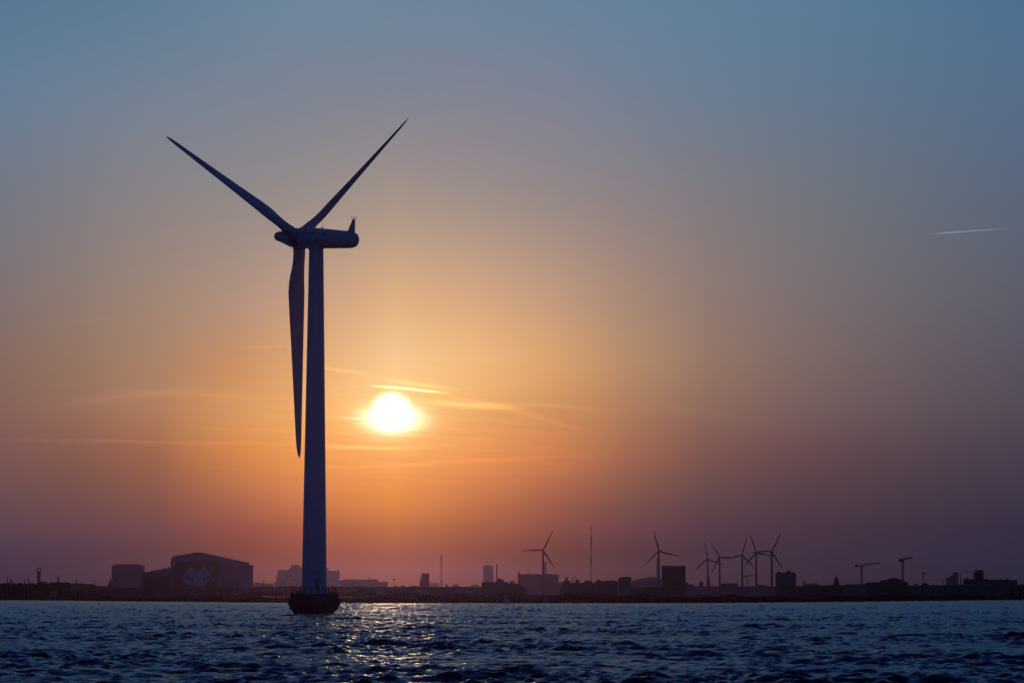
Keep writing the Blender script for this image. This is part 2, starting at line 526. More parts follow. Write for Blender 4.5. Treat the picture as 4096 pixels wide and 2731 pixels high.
def make_water():
    ncol, half = 1300, R(12.2)
    r = [56.0]
    while r[-1] < 3000: r.append(r[-1] * 1.0018)
    while r[-1] < 4200: r.append(r[-1] * 1.02)
    r = np.array(r); nr = len(r)
    th = np.linspace(-half, half, ncol)
    RR, TH = np.meshgrid(r, th, indexing='ij')
    X = RR * np.sin(TH); Y = RR * np.cos(TH)
    NE, WE = 120, 66.0                      # the wave field goes on 66 m to either side
    side = np.linspace(0, WE, NE + 1)[1:]
    X = np.concatenate([X[:, :1] - side[::-1][None, :], X, X[:, -1:] + side[None, :]], 1)
    Y = np.concatenate([np.repeat(Y[:, :1], NE, 1), Y, np.repeat(Y[:, -1:], NE, 1)], 1)
    ncol2 = ncol + 2 * NE
    Z = np.zeros_like(X); DX = np.zeros_like(X); DY = np.zeros_like(X)
    x32, y32 = X, Y
    spacing_y = np.where(r < 2950, np.minimum(r * 0.0016, 1.2), r * 0.02)
    spacing_x = r * (2 * half / ncol)
    nw = 130
    lam = np.exp(rng.uniform(math.log(0.45), math.log(7.5), nw))
    wind = R(205)           # travelling towards the camera and to the left
    for i in range(nw):
        L = lam[i]
        spread = R(26) if L > 2 else R(42)
        a = wind + rng.normal(0, 1) * spread
        k = 2 * math.pi / L
        steep = 0.034 if L < 0.8 else 0.038 if L < 1.5 else 0.037 * min(1.0, (2.4 / L) ** 0.75)
        A = steep / k * rng.uniform(0.6, 1.3)
        need = np.maximum(spacing_y * 0.5, spacing_x * 1.2)
        att = np.clip((L - need) / (need * 0.6 + 1e-6), 0, 1)
        rows = att > 0
        if not rows.any(): continue
        kx, ky = k * math.sin(a), k * math.cos(a)
        ph = kx * x32[rows] + ky * y32[rows] + rng.uniform(0, 6.28)
        cc = np.cos(ph) * (A * att[rows])[:, None]
        ss = np.sin(ph) * (A * att[rows])[:, None]
        Z[rows] += cc
        DX[rows] -= ss * math.sin(a) * 0.9
        DY[rows] -= ss * math.cos(a) * 0.9
    # gust patches: groups of higher waves
    grp = 1 + 0.45 * np.sin(X * 0.11 + 1.3 + 0.6 * np.sin(Y * 0.05)) * np.sin(Y * 0.083 + 0.4 * np.sin(X * 0.07))
    Z *= grp
    X = X + DX; Y = Y + DY
    co = np.stack([X, Y, Z], -1).reshape(-1, 3)
    idx = np.arange(nr * ncol2).reshape(nr, ncol2)
    f = np.stack([idx[:-1, :-1], idx[:-1, 1:], idx[1:, 1:], idx[1:, :-1]], -1).reshape(-1, 4)
    # plain sheets beside and behind so that the sea goes on around the camera
    extra_v, extra_f = [], []
    me = bpy.data.meshes.new('water')
    nv = len(co)
    b = nv
    s, c = math.sin(half), math.cos(half)
    r0, r1, zf = float(r[0]), float(r[-1]), -0.25
    ev = [(-3800, -280, zf), (3800, -280, zf), (3800, r0 + 0.5, zf), (-3800, r0 + 0.5, zf)]
    ev += [(r0 * s + WE - 0.5, r0 * c, zf), (3800, r0 * c, zf), (3800, r1 * c, zf), (r1 * s + WE - 0.5, r1 * c, zf)]
    ev += [(-r0 * s - WE + 0.5, r0 * c, zf), (-3800, r0 * c, zf), (-3800, r1 * c, zf), (-r1 * s - WE + 0.5, r1 * c, zf)]
    co = np.concatenate([co, np.array(ev)])
    ef = np.array([[b, b+1, b+2, b+3], [b+4, b+5, b+6, b+7], [b+9, b+8, b+11, b+10]])
    f = np.concatenate([f, ef])
    me.vertices.add(len(co)); me.vertices.foreach_set('co', co.astype(np.float32).ravel())
    me.loops.add(f.size); me.loops.foreach_set('vertex_index', f.astype(np.int32).ravel())
    me.polygons.add(len(f))
    me.polygons.foreach_set('loop_start', np.arange(0, f.size, 4, dtype=np.int32))
    me.polygons.foreach_set('use_smooth', np.ones(len(f), bool))
    me.update(calc_edges=True)
    mt = bpy.data.materials.new('sea_water')
    mt.use_nodes = True
    N = NT(mt.node_tree)
    mt.node_tree.nodes.remove(mt.node_tree.nodes['Principled BSDF'])
    fr_ = N.n('ShaderNodeFresnel'); fr_.inputs['IOR'].default_value = 1.333
    body = N.n('ShaderNodeBsdfDiffuse'); body.inputs['Color'].default_value = (0.002, 0.008, 0.018, 1)
    gl = N.n('ShaderNodeBsdfGlossy'); gl.inputs['Color'].default_value = (0.37, 0.57, 0.73, 1)
    gl.inputs['Roughness'].default_value = 0.09
    mixw = N.n('ShaderNodeMixShader')
    L_ = mt.node_tree.links
    L_.new(fr_.outputs[0], mixw.inputs[0]); L_.new(body.outputs[0], mixw.inputs[1]); L_.new(gl.outputs[0], mixw.inputs[2])
    L_.new(mixw.outputs[0], mt.node_tree.nodes['Material Output'].inputs['Surface'])
    tcn = N.n('ShaderNodeTexCoord')
    h = None
    for sc, amp, sx in ((0.6, 0.16, 1.0), (1.9, 0.09, 1.0), (5.5, 0.042, 1.0), (14.0, 0.012, 1.0)):
        mp = N.n('ShaderNodeMapping')
        mp.inputs['Rotation'].default_value = (0, 0, 0.4 * sc)
        mp.inputs['Scale'].default_value = (0.7, 1.25, 1)
        mt.node_tree.links.new(tcn.outputs['Object'], mp.inputs[0])
        nz = N.n('ShaderNodeTexNoise')
        mt.node_tree.links.new(mp.outputs[0], nz.inputs['Vector'])
        nz.inputs['Scale'].default_value = sc
        nz.inputs['Detail'].default_value = 3
        t = N.m('MULTIPLY', nz.outputs[0], amp)
        h = t if h is None else N.m('ADD', h, t)
    bp = N.n('ShaderNodeBump')
    bp.inputs['Strength'].default_value = 1.0
    bp.inputs['Distance'].default_value = 1.0
    mt.node_tree.links.new(h, bp.inputs['Height'])
    for q_ in (fr_, body, gl):
        L_.new(bp.outputs[0], q_.inputs['Normal'])
    me.materials.append(mt)
    o = bpy.data.objects.new('water', me)
    COL.objects.link(o)
    tag(o, kind='structure')
    o['label'] = 'dark blue choppy sea water with sun glitter'


make_water()


# ------------------------------------------------------------------ ground beyond the shore
def ground_z(d, sd_):
    t = d - sd_
    return np.where(t < 0, -1.5, np.where(t < 14, -0.25 + t / 14 * 1.45, 1.2 + np.minimum(t - 14, 60) * 0.008))


def make_ground():
    xs = np.linspace(-900, 5000, 300)          # photo columns
    sdist = shore_dist(xs)
    offs = [-6, 0, 2, 4, 7, 10, 14, 25, 60, 150, 400, 900, 1800, 3500, 6000]
    vs, fs = [], []
    for i, px in enumerate(xs):
        th = math.atan((px - 2048) / FPX)
        for k, of in enumerate(offs):
            dd = sdist[i] + of + (rng.uniform(-1.5, 1.5) if k < 6 else 0)
            z = float(ground_z(np.array(sdist[i] + of), sdist[i])) + (rng.uniform(-0.15, 0.2) if 0 < k < 9 else 0)
            dd = min(dd, 11500)
            vs.append((dd * math.tan(th), dd, z))
        vs.append((11800 * math.tan(th), 11800, 1.7))
    n = len(offs) + 1
    for i in range(len(xs) - 1):
        for k in range(n - 1):
            fs.append((i*n + k, (i+1)*n + k, (i+1)*n + k + 1, i*n + k + 1))
    mb = MB(); mb.add(vs, fs, True)
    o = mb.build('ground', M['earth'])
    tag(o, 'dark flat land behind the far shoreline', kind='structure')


make_ground()


# ------------------------------------------------------------------ the large turbine
D0 = 480.0
CY, SY = 0.5534, 0.8329                                # rotor plane seen 56.4 degrees from face-on
AX = Vector((-SY, CY, 0.0))                          # nose direction in plan
HUB = at(1197, 954, 482.2)
TWX = at(1256.5, 2376, D0).x


def blade_mesh(c0, s, cd, R_, r0, chords, coned, prebend, n=20, twist=0.0, ax=None, root_d=1.9):
    """lofted blade: c0 hub centre, s span dir, cd chord dir (towards leading edge)"""
    mb = MB()
    nd = s.cross(cd).normalized()
    stations = []
    rs = [0.034, 0.05, 0.075, 0.10, 0.13, 0.16, 0.2, 0.24, 0.3, 0.37, 0.45, 0.54, 0.63, 0.72, 0.8, 0.87, 0.92, 0.955, 0.98, 0.993, 1.0]
    for t in rs:
        c = float(np.interp(t, [x for x, _ in chords], [y for _, y in chords]))
        w = min(1, max(0, (t - 0.05) / 0.15)); w = w*w*(3 - 2*w)
        thick = (1 - w) * root_d + w * c * float(np.interp(t, [0.2, 0.35, 0.6, 1], [0.30, 0.22, 0.17, 0.14]))
        le = (1 - w) * 0.5 * c + w * 0.32 * c
        tw = twist * (1 - t)
        cd2 = cd * math.cos(tw) + nd * math.sin(tw)
        nd2 = nd * math.cos(tw) - cd * math.sin(tw)
        ctr = c0 + s * (R_ * t) + ax * (coned * R_ * t + prebend * R_ * t * t)
        ring = []
        for k in range(n):
            a = 2 * math.pi * k / n
            cx, cy = math.cos(a), math.sin(a)
            xx = le - c * 0.5 + cx * c * 0.5
            shape_ = 1.0 if w == 0 else (1 - w) + w * (0.42 + 0.58 * ((cx + 1) / 2) ** 0.6) * (1.0)
            yy = cy * thick * 0.5 * shape_
            ring.append(ctr + cd2 * xx + nd2 * yy)
        stations.append(ring)
    vs = [p for r_ in stations for p in r_]
    fs = []
    for i in range(len(stations) - 1):
        for k in range(n):
            k2 = (k + 1) % n
            fs.append((i*n+k, i*n+k2, (i+1)*n+k2, (i+1)*n+k))
    fs.append(tuple(range(n))[::-1])
    fs.append(tuple(range((len(stations)-1)*n, len(stations)*n)))
    mb.add(vs, fs, True)
    return mb


BIG_CHORD = [(0, 2.05), (0.075, 2.05), (0.12, 2.15), (0.17, 2.65), (0.22, 2.98), (0.26, 3.0), (0.34, 2.72), (0.5, 2.2),
             (0.65, 1.78), (0.84, 1.22), (0.92, 0.98), (0.955, 0.80), (0.98, 0.55), (0.993, 0.30), (1.0, 0.10)]


def big_turbine():
    base = Vector((TWX, D0, 0))
    root = empty('wind_turbine', base, 'huge near wind turbine on a dark concrete base in the water before the sunset', 'wind turbine')
    top = at(1263, 993, D0)
    # foundation
    f = MB()
    f.lathe((TWX, D0, -2.5), (TWX, D0, 3.38),
            [(0, 2.75), (0.30, 2.95), (0.44, 3.37), (0.50, 3.62), (0.60, 4.08), (0.69, 4.30), (0.75, 4.37), (0.80, 4.35),
             (0.9, 4.22), (0.965, 4.11), (1.0, 4.09)], 40)
    fo = f.build('foundation', M['concrete'], root)
    g = MB()
    g.lathe((TWX, D0, 3.383), (TWX, D0, 3.46), [(0, 3.98), (1, 3.98)], 40)
    g.build('deck_plate', M['rail'], fo)
    # tower
    tz = top.z + 0.25
    prof = []
    H = tz - 3.46
    for i in range(25):
        t = i / 24
        prof.append((t, 2.12 + (1.215 - 2.12) * t))
    tw = MB(); tw.lathe((TWX, D0, 3.46), (TWX, D0, tz), prof, 64)
    two = tw.build('tower', M['paint'], root)
    for t, e in ((0.0, 0.10), (0.33, 0.030), (0.66, 0.026)):
        fl = MB()
        rr = 2.12 + (1.215 - 2.12) * t + e
        z = 3.465 + H * t
        fl.lathe((TWX, D0, z), (TWX, D0, z + 0.16), [(0, rr), (1, rr - 0.002)], 64)
        fl.build('flange', M['paint'], two)
    # door on the camera side, slightly to the right of the tower's middle
    dx = 0.52
    yf = D0 - math.sqrt(2.10**2 - 0.8**2) - 0.10
    d = MB()
    d.box((TWX + dx - 0.36, yf, 3.47), (TWX + dx + 0.36, yf + 0.5, 4.92))
    do = d.build('door', M['sign'], root)
    d = MB()
    for (a, b_) in (((-0.45, 0), (-0.36, 1.55)), ((0.36, 0), (0.45, 1.55)), ((-0.36, 1.45), (0.36, 1.55))):
        d.box((TWX + dx + a[0], yf - 0.06, 3.47 + a[1]), (TWX + dx + b_[0], yf + 0.5, 3.47 + b_[1]))
    d.build('door_frame', M['dark_metal'], do)
    d = MB()
    d.box((TWX + dx + 0.20, yf - 0.05, 4.15), (TWX + dx + 0.26, yf - 0.003, 4.33))
    d.build('door_handle', M['dark_metal'], do)
    # light poles / cable guides either side of the door
    for s_, hh in ((-0.45, 7.1), (0.42, 6.2)):
        p = MB()
        p.bar((TWX + dx + s_, yf - 0.08, 3.46), (TWX + dx + s_, yf - 0.02, hh), 0.045)
        p.box((TWX + dx + s_ - 0.12, yf - 0.2, hh), (TWX + dx + s_ + 0.12, yf + 0.02, hh + 0.14))
        p.build('lamp_post', M['dark_metal'], root)
    for (zc, w_, h_) in ((5.9, 0.19, 0.22), (5.42, 0.26, 0.13)):
        p = MB(); p.box((TWX + dx - 0.08 - w_, yf + 0.0, zc - h_), (TWX + dx - 0.08 + w_, yf + 0.25, zc + h_))
        p.build('sign_plate', M['sign'], root)
    # railing, leaning inwards at the top
    rl = MB()
    n = 22
    zb, zt, rb, rt = 3.46, 4.62, 3.92, 3.62
    for k in range(n):
        a = 2 * math.pi * (k + 0.3) / n
        ca, sa = math.cos(a), math.sin(a)
        rl.bar((TWX + rb*ca, D0 + rb*sa, zb), (TWX + rt*ca, D0 + rt*sa, zt + 0.04), 0.042)
        if k % 5 == 0:
            rl.bar((TWX + rb*ca, D0 + rb*sa, zb), (TWX + (rt-0.5)*ca, D0 + (rt-0.5)*sa, zb + 0.7), 0.03)
    for t, r_ in ((1.0, 0.036), (0.62, 0.022), (0.30, 0.022)):
        z = zb + (zt - zb) * t; rr = rb + (rt - rb) * t
        rl.torus((TWX, D0, z), (0, 0, 1), rr, r_, 66, 6)
    rl.build('railing', M['rail'], root)
    # deck fittings
    for (px, ry) in ((1190, -2.4), (1210, -2.9), (1324, -2.4)):
        x = at(px, 2372, D0 + ry).x
        b_ = MB()
        b_.lathe((x, D0 + ry, 3.46), (x, D0 + ry, 3.78), [(0, 0.15), (0.55, 0.11), (0.7, 0.2), (1, 0.2)], 12)
        b_.build('bollard', M['dark_metal'], root)
    b_ = MB()
    x = at(1332, 2360, D0 - 2.7).x
    b_.box((x - 0.28, D0 - 2.75, 3.9), (x + 0.22, D0 - 2.45, 4.45))
    b_.build('control_box', M['paint'], root)
    b_ = MB()
    x = at(1204, 2362, D0 - 3.1).x
    b_.box((x - 0.16, D0 - 3.15, 3.75), (x + 0.2, D0 - 2.95, 4.4))
    b_.build('control_box', M['paint'], root)

    # nacelle
    fr = at(1203, 950, HUB.y - 0.4)
    rear = at(1428, 960.5, HUB.y - 0.2 - 6.6)
    nm = MB()
    nm.lathe(fr, rear, [(0.0, 1.30), (0.012, 1.58), (0.035, 1.76), (0.08, 1.80), (0.30, 1.74), (0.55, 1.62), (0.80, 1.47),
                        (0.875, 1.42), (0.93, 1.33), (0.965, 1.16), (0.988, 0.85), (0.998, 0.45), (1.0, 0.05)], 48)
    no = nm.build('nacelle', M['paint'], root)
    axn = (rear - fr); Ln = axn.length; dn = axn.normalized()
    side = dn.cross(Vector((0, 0, 1))).normalized()       # towards the camera side
    if side.y > 0: side = -side
    upn = side.cross(dn).normalized()
    if upn.z < 0: upn = -upn
    ring = MB()
    for t, rr in ((0.80, 1.478),):
        c = fr + axn * t
        ring.torus(c, dn, rr - 0.01, 0.035, 48, 6)
    for i in range(20):
        t0_, t1_ = 0.08 + 0.036 * i, 0.08 + 0.036 * (i + 1)
        pts = []
        for t in (t0_, t1_):
            rr = float(np.interp(t, [0.08, 0.30, 0.55, 0.80], [1.80, 1.74, 1.62, 1.47]))
            ang = R(24)
            pts.append(fr + axn * t + (side * math.cos(ang) + upn * math.sin(ang)) * (rr + 0.004))
        ring.bar(pts[0], pts[1], 0.03)
    ring.build('panel_seam', M['seal'], no)
    for t in (0.32, 0.50, 0.68):
        rr = float(np.interp(t, [0.08, 0.30, 0.55, 0.80], [1.80, 1.74, 1.62, 1.47])) + 0.02
        h = MB()
        a0, a1 = R(17), R(31)
        h.bar(fr + axn*t + (side*math.cos(a0) + upn*math.sin(a0))*rr, fr + axn*t + (side*math.cos(a1) + upn*math.sin(a1))*rr, 0.07)
        h.build('latch', M['seal'], no)
    # yaw collar under the nacelle
    y = MB()
    y.lathe((top.x, D0, tz - 0.45), (top.x, D0, tz + 1.0), [(0, 1.34), (0.12, 1.36), (0.16, 1.18), (0.6, 1.22), (1, 1.26)], 40)
    y.build('yaw_collar', M['paint'], root)
    # beacon lamp with whip antenna
    bp_ = fr + axn * 0.365 + upn * 1.70
    b_ = MB(); b_.lathe(bp_ - Vector((0, 0, 0.1)), bp_ + Vector((0, 0, 0.25)), [(0, 0.10), (0.3, 0.09), (0.35, 0.14), (0.9, 0.13), (1, 0.05)], 12)
    bo = b_.build('beacon_lamp', M['dark_metal'], root)
    b_ = MB(); b_.bar(bp_ + dn*0.25 - Vector((0, 0, 0.1)), bp_ + dn * 0.36 + Vector((0, 0, 0.95)), 0.022, 0.01)
    b_.build('antenna', M['dark_metal'], bo)
    # instrument fin at the rear
    fin = MB()
    c = fr + axn * 0.90 + upn * 1.25
    p0 = c - dn * 1.0; p1 = c + dn * 0.42
    q0 = c + dn * 0.20 + Vector((0, 0, 2.25)); q1 = c + dn * 0.60 + Vector((0, 0, 2.25))
    w_ = side * 0.30; w2 = side * 0.07
    fin.add([p0 - w_*0.2, p0 + w_*0.2, p1 + w_, p1 - w_, q0 - w2, q0 + w2, q1 + w2, q1 - w2],
            [(0,3,2,1), (4,5,6,7), (0,1,5,4), (1,2,6,5), (2,3,7,6), (3,0,4,7)])
    fo2 = fin.build('instrument_fin', M['paint'], root)
    an = MB()
    tp = (q0 + q1) / 2
    an.bar(tp - dn*0.5, tp + dn*0.6, 0.04)
    for s_, h_ in ((-0.48, 0.42), (-0.1, 0.3), (0.15, 0.34), (0.55, 0.36)):
        an.bar(tp + dn*s_, tp + dn*s_ + Vector((0, 0, h_)), 0.028)
        an.bar(tp + dn*(s_ - 0.13) + Vector((0, 0, h_)), tp + dn*(s_ + 0.1) + Vector((0, 0, h_)), 0.05, 0.03)
    an.build('anemometer', M['dark_metal'], fo2)

    # hub and nose cone
    nose = at(1100.5, 944, HUB.y + 2.7)
    sp = MB()
    sp.lathe(HUB - (nose - HUB) * 0.02, nose, [(0, 1.45), (0.03, 1.60), (0.10, 1.66), (0.34, 1.56), (0.55, 1.22), (0.72, 0.98), (0.86, 0.82),
                                (0.92, 0.72), (0.96, 0.58), (0.985, 0.36), (1.0, 0.05)], 40)
    sp.build('nose_cone', M['paint'], root)
    hb = MB()
    hb.lathe(fr - dn * 0.42, fr + dn * 0.10, [(0, 1.50), (0.3, 1.60), (1, 1.66)], 40)
    hb.build('hub_gap', M['seal'], root)
    # blades
    hdir = Vector((CY, SY, 0.0))
    tilt = R(6.7)
    axt = (AX * math.cos(tilt) + Vector((0, 0, 1)) * math.sin(tilt)).normalized()
    vdir = hdir.cross(axt); vdir = vdir if vdir.z > 0 else -vdir
    for ph in (160.63, 40.63, -79.37):
        p = R(ph)
        s = (hdir * math.cos(p) + vdir * math.sin(p)).normalized()
        t = (hdir * -math.sin(p) + vdir * math.cos(p)).normalized()
        be = R(-32)
        cd = (t * math.cos(be) + axt * math.sin(be)).normalized()
        bm_ = blade_mesh(HUB, s, cd, 38.0, 0.034, BIG_CHORD, 0.0186, 0.0, 28, twist=R(-5), ax=axt, root_d=2.05)
        bl = bm_.build('blade', M['paint'], root)
        col_ = MB()
        col_.lathe(HUB + s * 0.9, HUB + s * 1.75, [(0, 1.0), (0.45, 1.07), (0.5, 1.15), (0.88, 1.15), (0.9, 1.05), (1, 1.03)], 32)
        col_.build('blade_collar', M['paint'], bl)
        sl = MB(); sl.torus(HUB + s * 1.70, s, 1.13, 0.06, 32, 8); sl.torus(HUB + s * 1.22, s, 1.13, 0.05, 32, 8)
        sl.build('root_seal', M['seal'], bl)
    return root


big_turbine()
# lifebuoy hanging on the railing
lb_y = D0 - 3.1
lb = at(1308.6, 2360.5, lb_y)
mb = MB(); mb.torus((lb.x, lb_y, lb.z), (0.3, -1, 0.15), 0.28, 0.062, 28, 8)
tag(mb.build('lifebuoy', M['buoy'], origin=(lb.x, lb_y, lb.z)), 'ring lifebuoy hung on the railing of the turbine base', 'lifebuoy')


# ------------------------------------------------------------------ far turbines
def far_turbine(hub_px, tip_px, d, label, face):
    hub = at(hub_px[0], hub_px[1], d)
    tip = at(tip_px[0], tip_px[1], d)
    ph0 = math.atan2(tip.z - hub.z, tip.x - hub.x)
    R_ = 22.0
    base = Vector((hub.x, d + 1.6, 0.9))
    root = empty('wind_turbine', base, label, 'wind turbine', 'row of wind turbines along the far shore')
    t = MB()
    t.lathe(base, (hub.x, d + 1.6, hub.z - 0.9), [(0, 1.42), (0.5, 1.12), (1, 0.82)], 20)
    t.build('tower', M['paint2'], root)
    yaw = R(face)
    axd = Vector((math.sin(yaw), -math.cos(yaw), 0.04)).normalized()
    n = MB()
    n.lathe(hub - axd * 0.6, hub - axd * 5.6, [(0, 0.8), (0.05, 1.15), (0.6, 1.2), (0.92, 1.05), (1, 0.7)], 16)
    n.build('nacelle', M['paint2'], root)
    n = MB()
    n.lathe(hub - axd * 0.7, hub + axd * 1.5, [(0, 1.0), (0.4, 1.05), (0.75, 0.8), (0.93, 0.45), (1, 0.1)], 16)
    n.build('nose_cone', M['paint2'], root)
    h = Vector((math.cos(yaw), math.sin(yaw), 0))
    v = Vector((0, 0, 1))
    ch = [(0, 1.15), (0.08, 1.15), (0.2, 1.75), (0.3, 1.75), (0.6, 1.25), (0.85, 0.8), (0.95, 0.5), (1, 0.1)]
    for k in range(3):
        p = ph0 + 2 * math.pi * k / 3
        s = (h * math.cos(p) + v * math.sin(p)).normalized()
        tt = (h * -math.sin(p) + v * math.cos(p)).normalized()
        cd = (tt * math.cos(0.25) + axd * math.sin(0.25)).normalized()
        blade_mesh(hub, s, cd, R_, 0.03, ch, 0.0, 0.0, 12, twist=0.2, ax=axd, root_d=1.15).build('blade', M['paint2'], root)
    return root


far_turbine((2172.6, 2198.3), (2211, 2121), 2844, 'far wind turbine standing alone on the shore, a small sailing boat at its foot', 8)
far_turbine((2635.5, 2202.6), (2612.5, 2118.4), 2877, 'far wind turbine directly left of the dark square block', -8)
far_turbine((2830.5, 2234.3), (2815.7, 2163.3), 3453, 'leftmost turbine of the five standing close together, a thin spire at its tower', 10)
far_turbine((2878.8, 2227.9), (2839.5, 2164.2), 3337, 'second turbine from the left in the group of five, one blade pointing flat right', 10)
far_turbine((2969, 2218.3), (2989.6, 2140.9), 3250, 'middle turbine of the group of five, left of the distant pale crane', 12)
far_turbine((3025, 2209), (2997.8, 2133.3), 3129, 'second turbine from the right in the group of five, one blade crossing its neighbour', 10)
far_turbine((3087, 2204), (3125.7, 2127), 2945, 'rightmost turbine of the group of five, next to the tower block with balconies', 5)


# ------------------------------------------------------------------ buildings
GROUND = 1.0


def building(name, label, cat, d, sil, depth, mat, roofmat='roof', roof=True, group=None, z0=GROUND, slabs=None, boxes=(), inset=0.0, bands=None):
    """sil: photo points of the roofline from left to right at distance d; boxes: (x0,x1,ytop,ybase) on the roof;
    slabs: (x0,x1,ytop,ybottom,n,overhang_px) balcony slabs; bands: (x0,x1,ytop,ybottom,n) window strips"""
    P = [at(x, y, d) for x, y in sil]
    cx = (P[0].x + P[-1].x) / 2
    root = empty(name, (cx, d, z0), label, cat, group)
    root.rotation_euler.z = -math.atan2(cx, d)          # front turned towards the bay
    poly = [(P[0].x, z0)] + [(p.x, p.z) for p in P] + [(P[-1].x, z0)]
    MB().extrude(poly, d, d + depth).build('wall', M[mat], root)
    if roof:
        rb = MB()
        pxm = d / FPX
        for a, b in zip(P[:-1], P[1:]):
            if abs(b.x - a.x) < 1.2 * pxm or abs(b.z - a.z) > abs(b.x - a.x): continue
            th = max(0.35, 0.5 * pxm)
            rb.extrude([(a.x - 0.3, a.z + 0.01), (b.x + 0.3, b.z + 0.01), (b.x + 0.3, b.z + th), (a.x - 0.3, a.z + th)], d - 0.4, d + depth + 0.4)
        ro = rb.build('roof', M[roofmat], root)
    else:
        ro = root
    for bx in boxes:
        x0, x1, yt, yb = bx[:4]
        nm = bx[4] if len(bx) > 4 else 'roof_box'
        a, b = at(x0, yt, d), at(x1, yb, d)
        q = MB()
        dep = min(depth * 0.5, max(1.0, (b.x - a.x) * 1.2))
        y0_ = d + depth * 0.2
        if nm in ('chimney', 'flagpole', 'mast', 'antenna'):
            q.lathe(((a.x + b.x) / 2, y0_, b.z), ((a.x + b.x) / 2, y0_, a.z), [(0, (b.x - a.x) / 2), (0.93, (b.x - a.x) / 2 * 0.85), (0.94, (b.x - a.x) / 2), (1, (b.x - a.x) / 2)], 12)
        elif nm in ('spire', 'cone_roof'):
            r_ = (b.x - a.x) / 2
            q.lathe(((a.x + b.x) / 2, y0_ + r_, b.z), ((a.x + b.x) / 2, y0_ + r_, a.z), [(0, r_), (0.25, r_ * 0.9), (0.6, r_ * 0.5), (0.93, r_ * 0.1), (1, 0.04)], 8, sm=False)
        elif nm == 'dome':
            r_ = (b.x - a.x) / 2
            h = a.z - b.z
            q.lathe(((a.x + b.x) / 2, y0_ + r_, b.z), ((a.x + b.x) / 2, y0_ + r_, a.z),
                    [(math.sin(t), r_ * math.cos(t)) for t in np.linspace(0, 1.5, 8)], 20)
        else:
            q.box((a.x, y0_, b.z - 0.1), (b.x, y0_ + dep, a.z))
        q.build(nm, M[roofmat] if nm in ('spire', 'dome', 'cone_roof') else M[mat], root)
    if slabs:
        x0, x1, yt, yb, n, ov = slabs
        for k in range(n):
            y = yt + (yb - yt) * k / max(1, n - 1)
            a, b = at(x0 - ov, y, d), at(x1 + ov, y, d)
            q = MB(); q.box((a.x, d - 1.4, a.z - 0.18), (b.x, d - 0.01, a.z + 0.95))
            w_ = (at(x0, y, d).x - a.x)
            if w_ > 0.05:
                q.box((a.x, d + 0.0, a.z - 0.18), (a.x + w_ - 0.01, d + depth, a.z + 0.95))
                q.box((b.x - w_ + 0.01, d + 0.0, a.z - 0.18), (b.x, d + depth, a.z + 0.95))
            q.build('balcony', M['slab'], root)
    if bands:
        x0, x1, yt, yb, n = bands
        for k in range(n):
            y = yt + (yb - yt) * k / max(1, n - 1)
            a, b = at(x0, y, d), at(x1, y, d)
            q = MB(); q.box((a.x, d - 0.06, a.z - 0.8), (b.x, d + 0.3, a.z + 0.8))
            q.build('window_band', M['glassd'], root)
    return root


def box_sil(x0, x1, y):
    return [(x0, y), (x1, y)]


# --- left edge
root = building('watch_tower', 'pale slender tower with gallery and open lantern rising behind the trees at far left', 'tower', 4300,
                box_sil(148.5, 162.5, 2286), 5, 'pale', roof=False)
q = MB(); a = at(144.5, 2283.5, 4300); b = at(167.5, 2286, 4300); q.box((a.x, 4298.5, b.z), (b.x, 4307, a.z)); q.build('gallery', M['slab'], root)
q = MB(); a = at(145.5, 2271, 4300); b = at(165.5, 2273.5, 4300); q.box((a.x, 4298.5, b.z), (b.x, 4307, a.z)); q.build('lantern_roof', M['slab'], root)
q = MB()
for x in (148, 155.5, 163): a = at(x, 2284, 4300); q.bar((a.x, 4302, a.z), (a.x, 4302, at(x, 2272, 4300).z), 0.55)
q.build('lantern_post', M['slab'], root)
q = MB(); a = at(155, 2272, 4300); q.bar((a.x, 4302, a.z), (a.x, 4302, at(155, 2261, 4300).z), 0.35, 0.15); q.build('antenna', M['dark_metal'], root)

building('storage_tank', 'dark round storage tank building with small lit spire behind it, far left shore', 'tank building', 2560,
         [(197.5, 2330.5), (204, 2329), (272, 2329), (278.6, 2331)], 18, 'dark')
r_ = building('church_spire', 'small pointed spire with ball poking above the dark tank building', 'spire', 3000,
         box_sil(229, 236, 2310), 5, 'dark', roof=False, boxes=((229.5, 235.5, 2297, 2310, 'spire'),))
building('boathouse', 'low bluish boathouse with flat roof on the left shore', 'boathouse', 2430, box_sil(176, 233, 2357.5), 10, 'pale', 'metal_roof')
building('boathouse', 'low dark shed right of the bluish boathouse on the left shore', 'shed', 2440, box_sil(234.5, 338, 2358.5), 12, 'dark')
building('office_block', 'hazy flat topped block behind the trees, left of the large halls', 'building', 4600,
         [(448, 2260.5), (463, 2260.5), (463.5, 2255.5), (561.5, 2255.5), (562, 2260.5), (578, 2260.5)], 60, 'grey')
building('conical_tower', 'dark cone shaped roof leaning against the hazy flat topped block', 'tower', 3600,
         [(431, 2341), (434.5, 2330), (441.5, 2311.5), (444, 2316), (448, 2332), (451, 2341)], 6, 'dark', roof=False)

# --- the two big halls with the mural
hd = 3000
hall = building('shipyard_hall', 'large gabled shipyard hall with eyes painted on its dark door', 'hall', hd,
                [(684, 2235.5), (689.5, 2235.5), (690, 2226.5), (784, 2209.2), (803, 2209.2), (895, 2228.5), (927, 2236.5), (960, 2243), (997, 2250.5),
                 (997.5, 2259.5), (1012.5, 2260)], 120, 'hall')
a, b = at(703, 2242, hd), at(872, 2372, hd)
q = MB(); q.box((a.x, hd - 0.5, b.z), (b.x, hd - 0.01, a.z)); hdoor = q.build('hall_door', M['hall_door'], hall)


def zp(zx, zy): return (520 + zx / 4.2, 2180 + zy / 4.2)


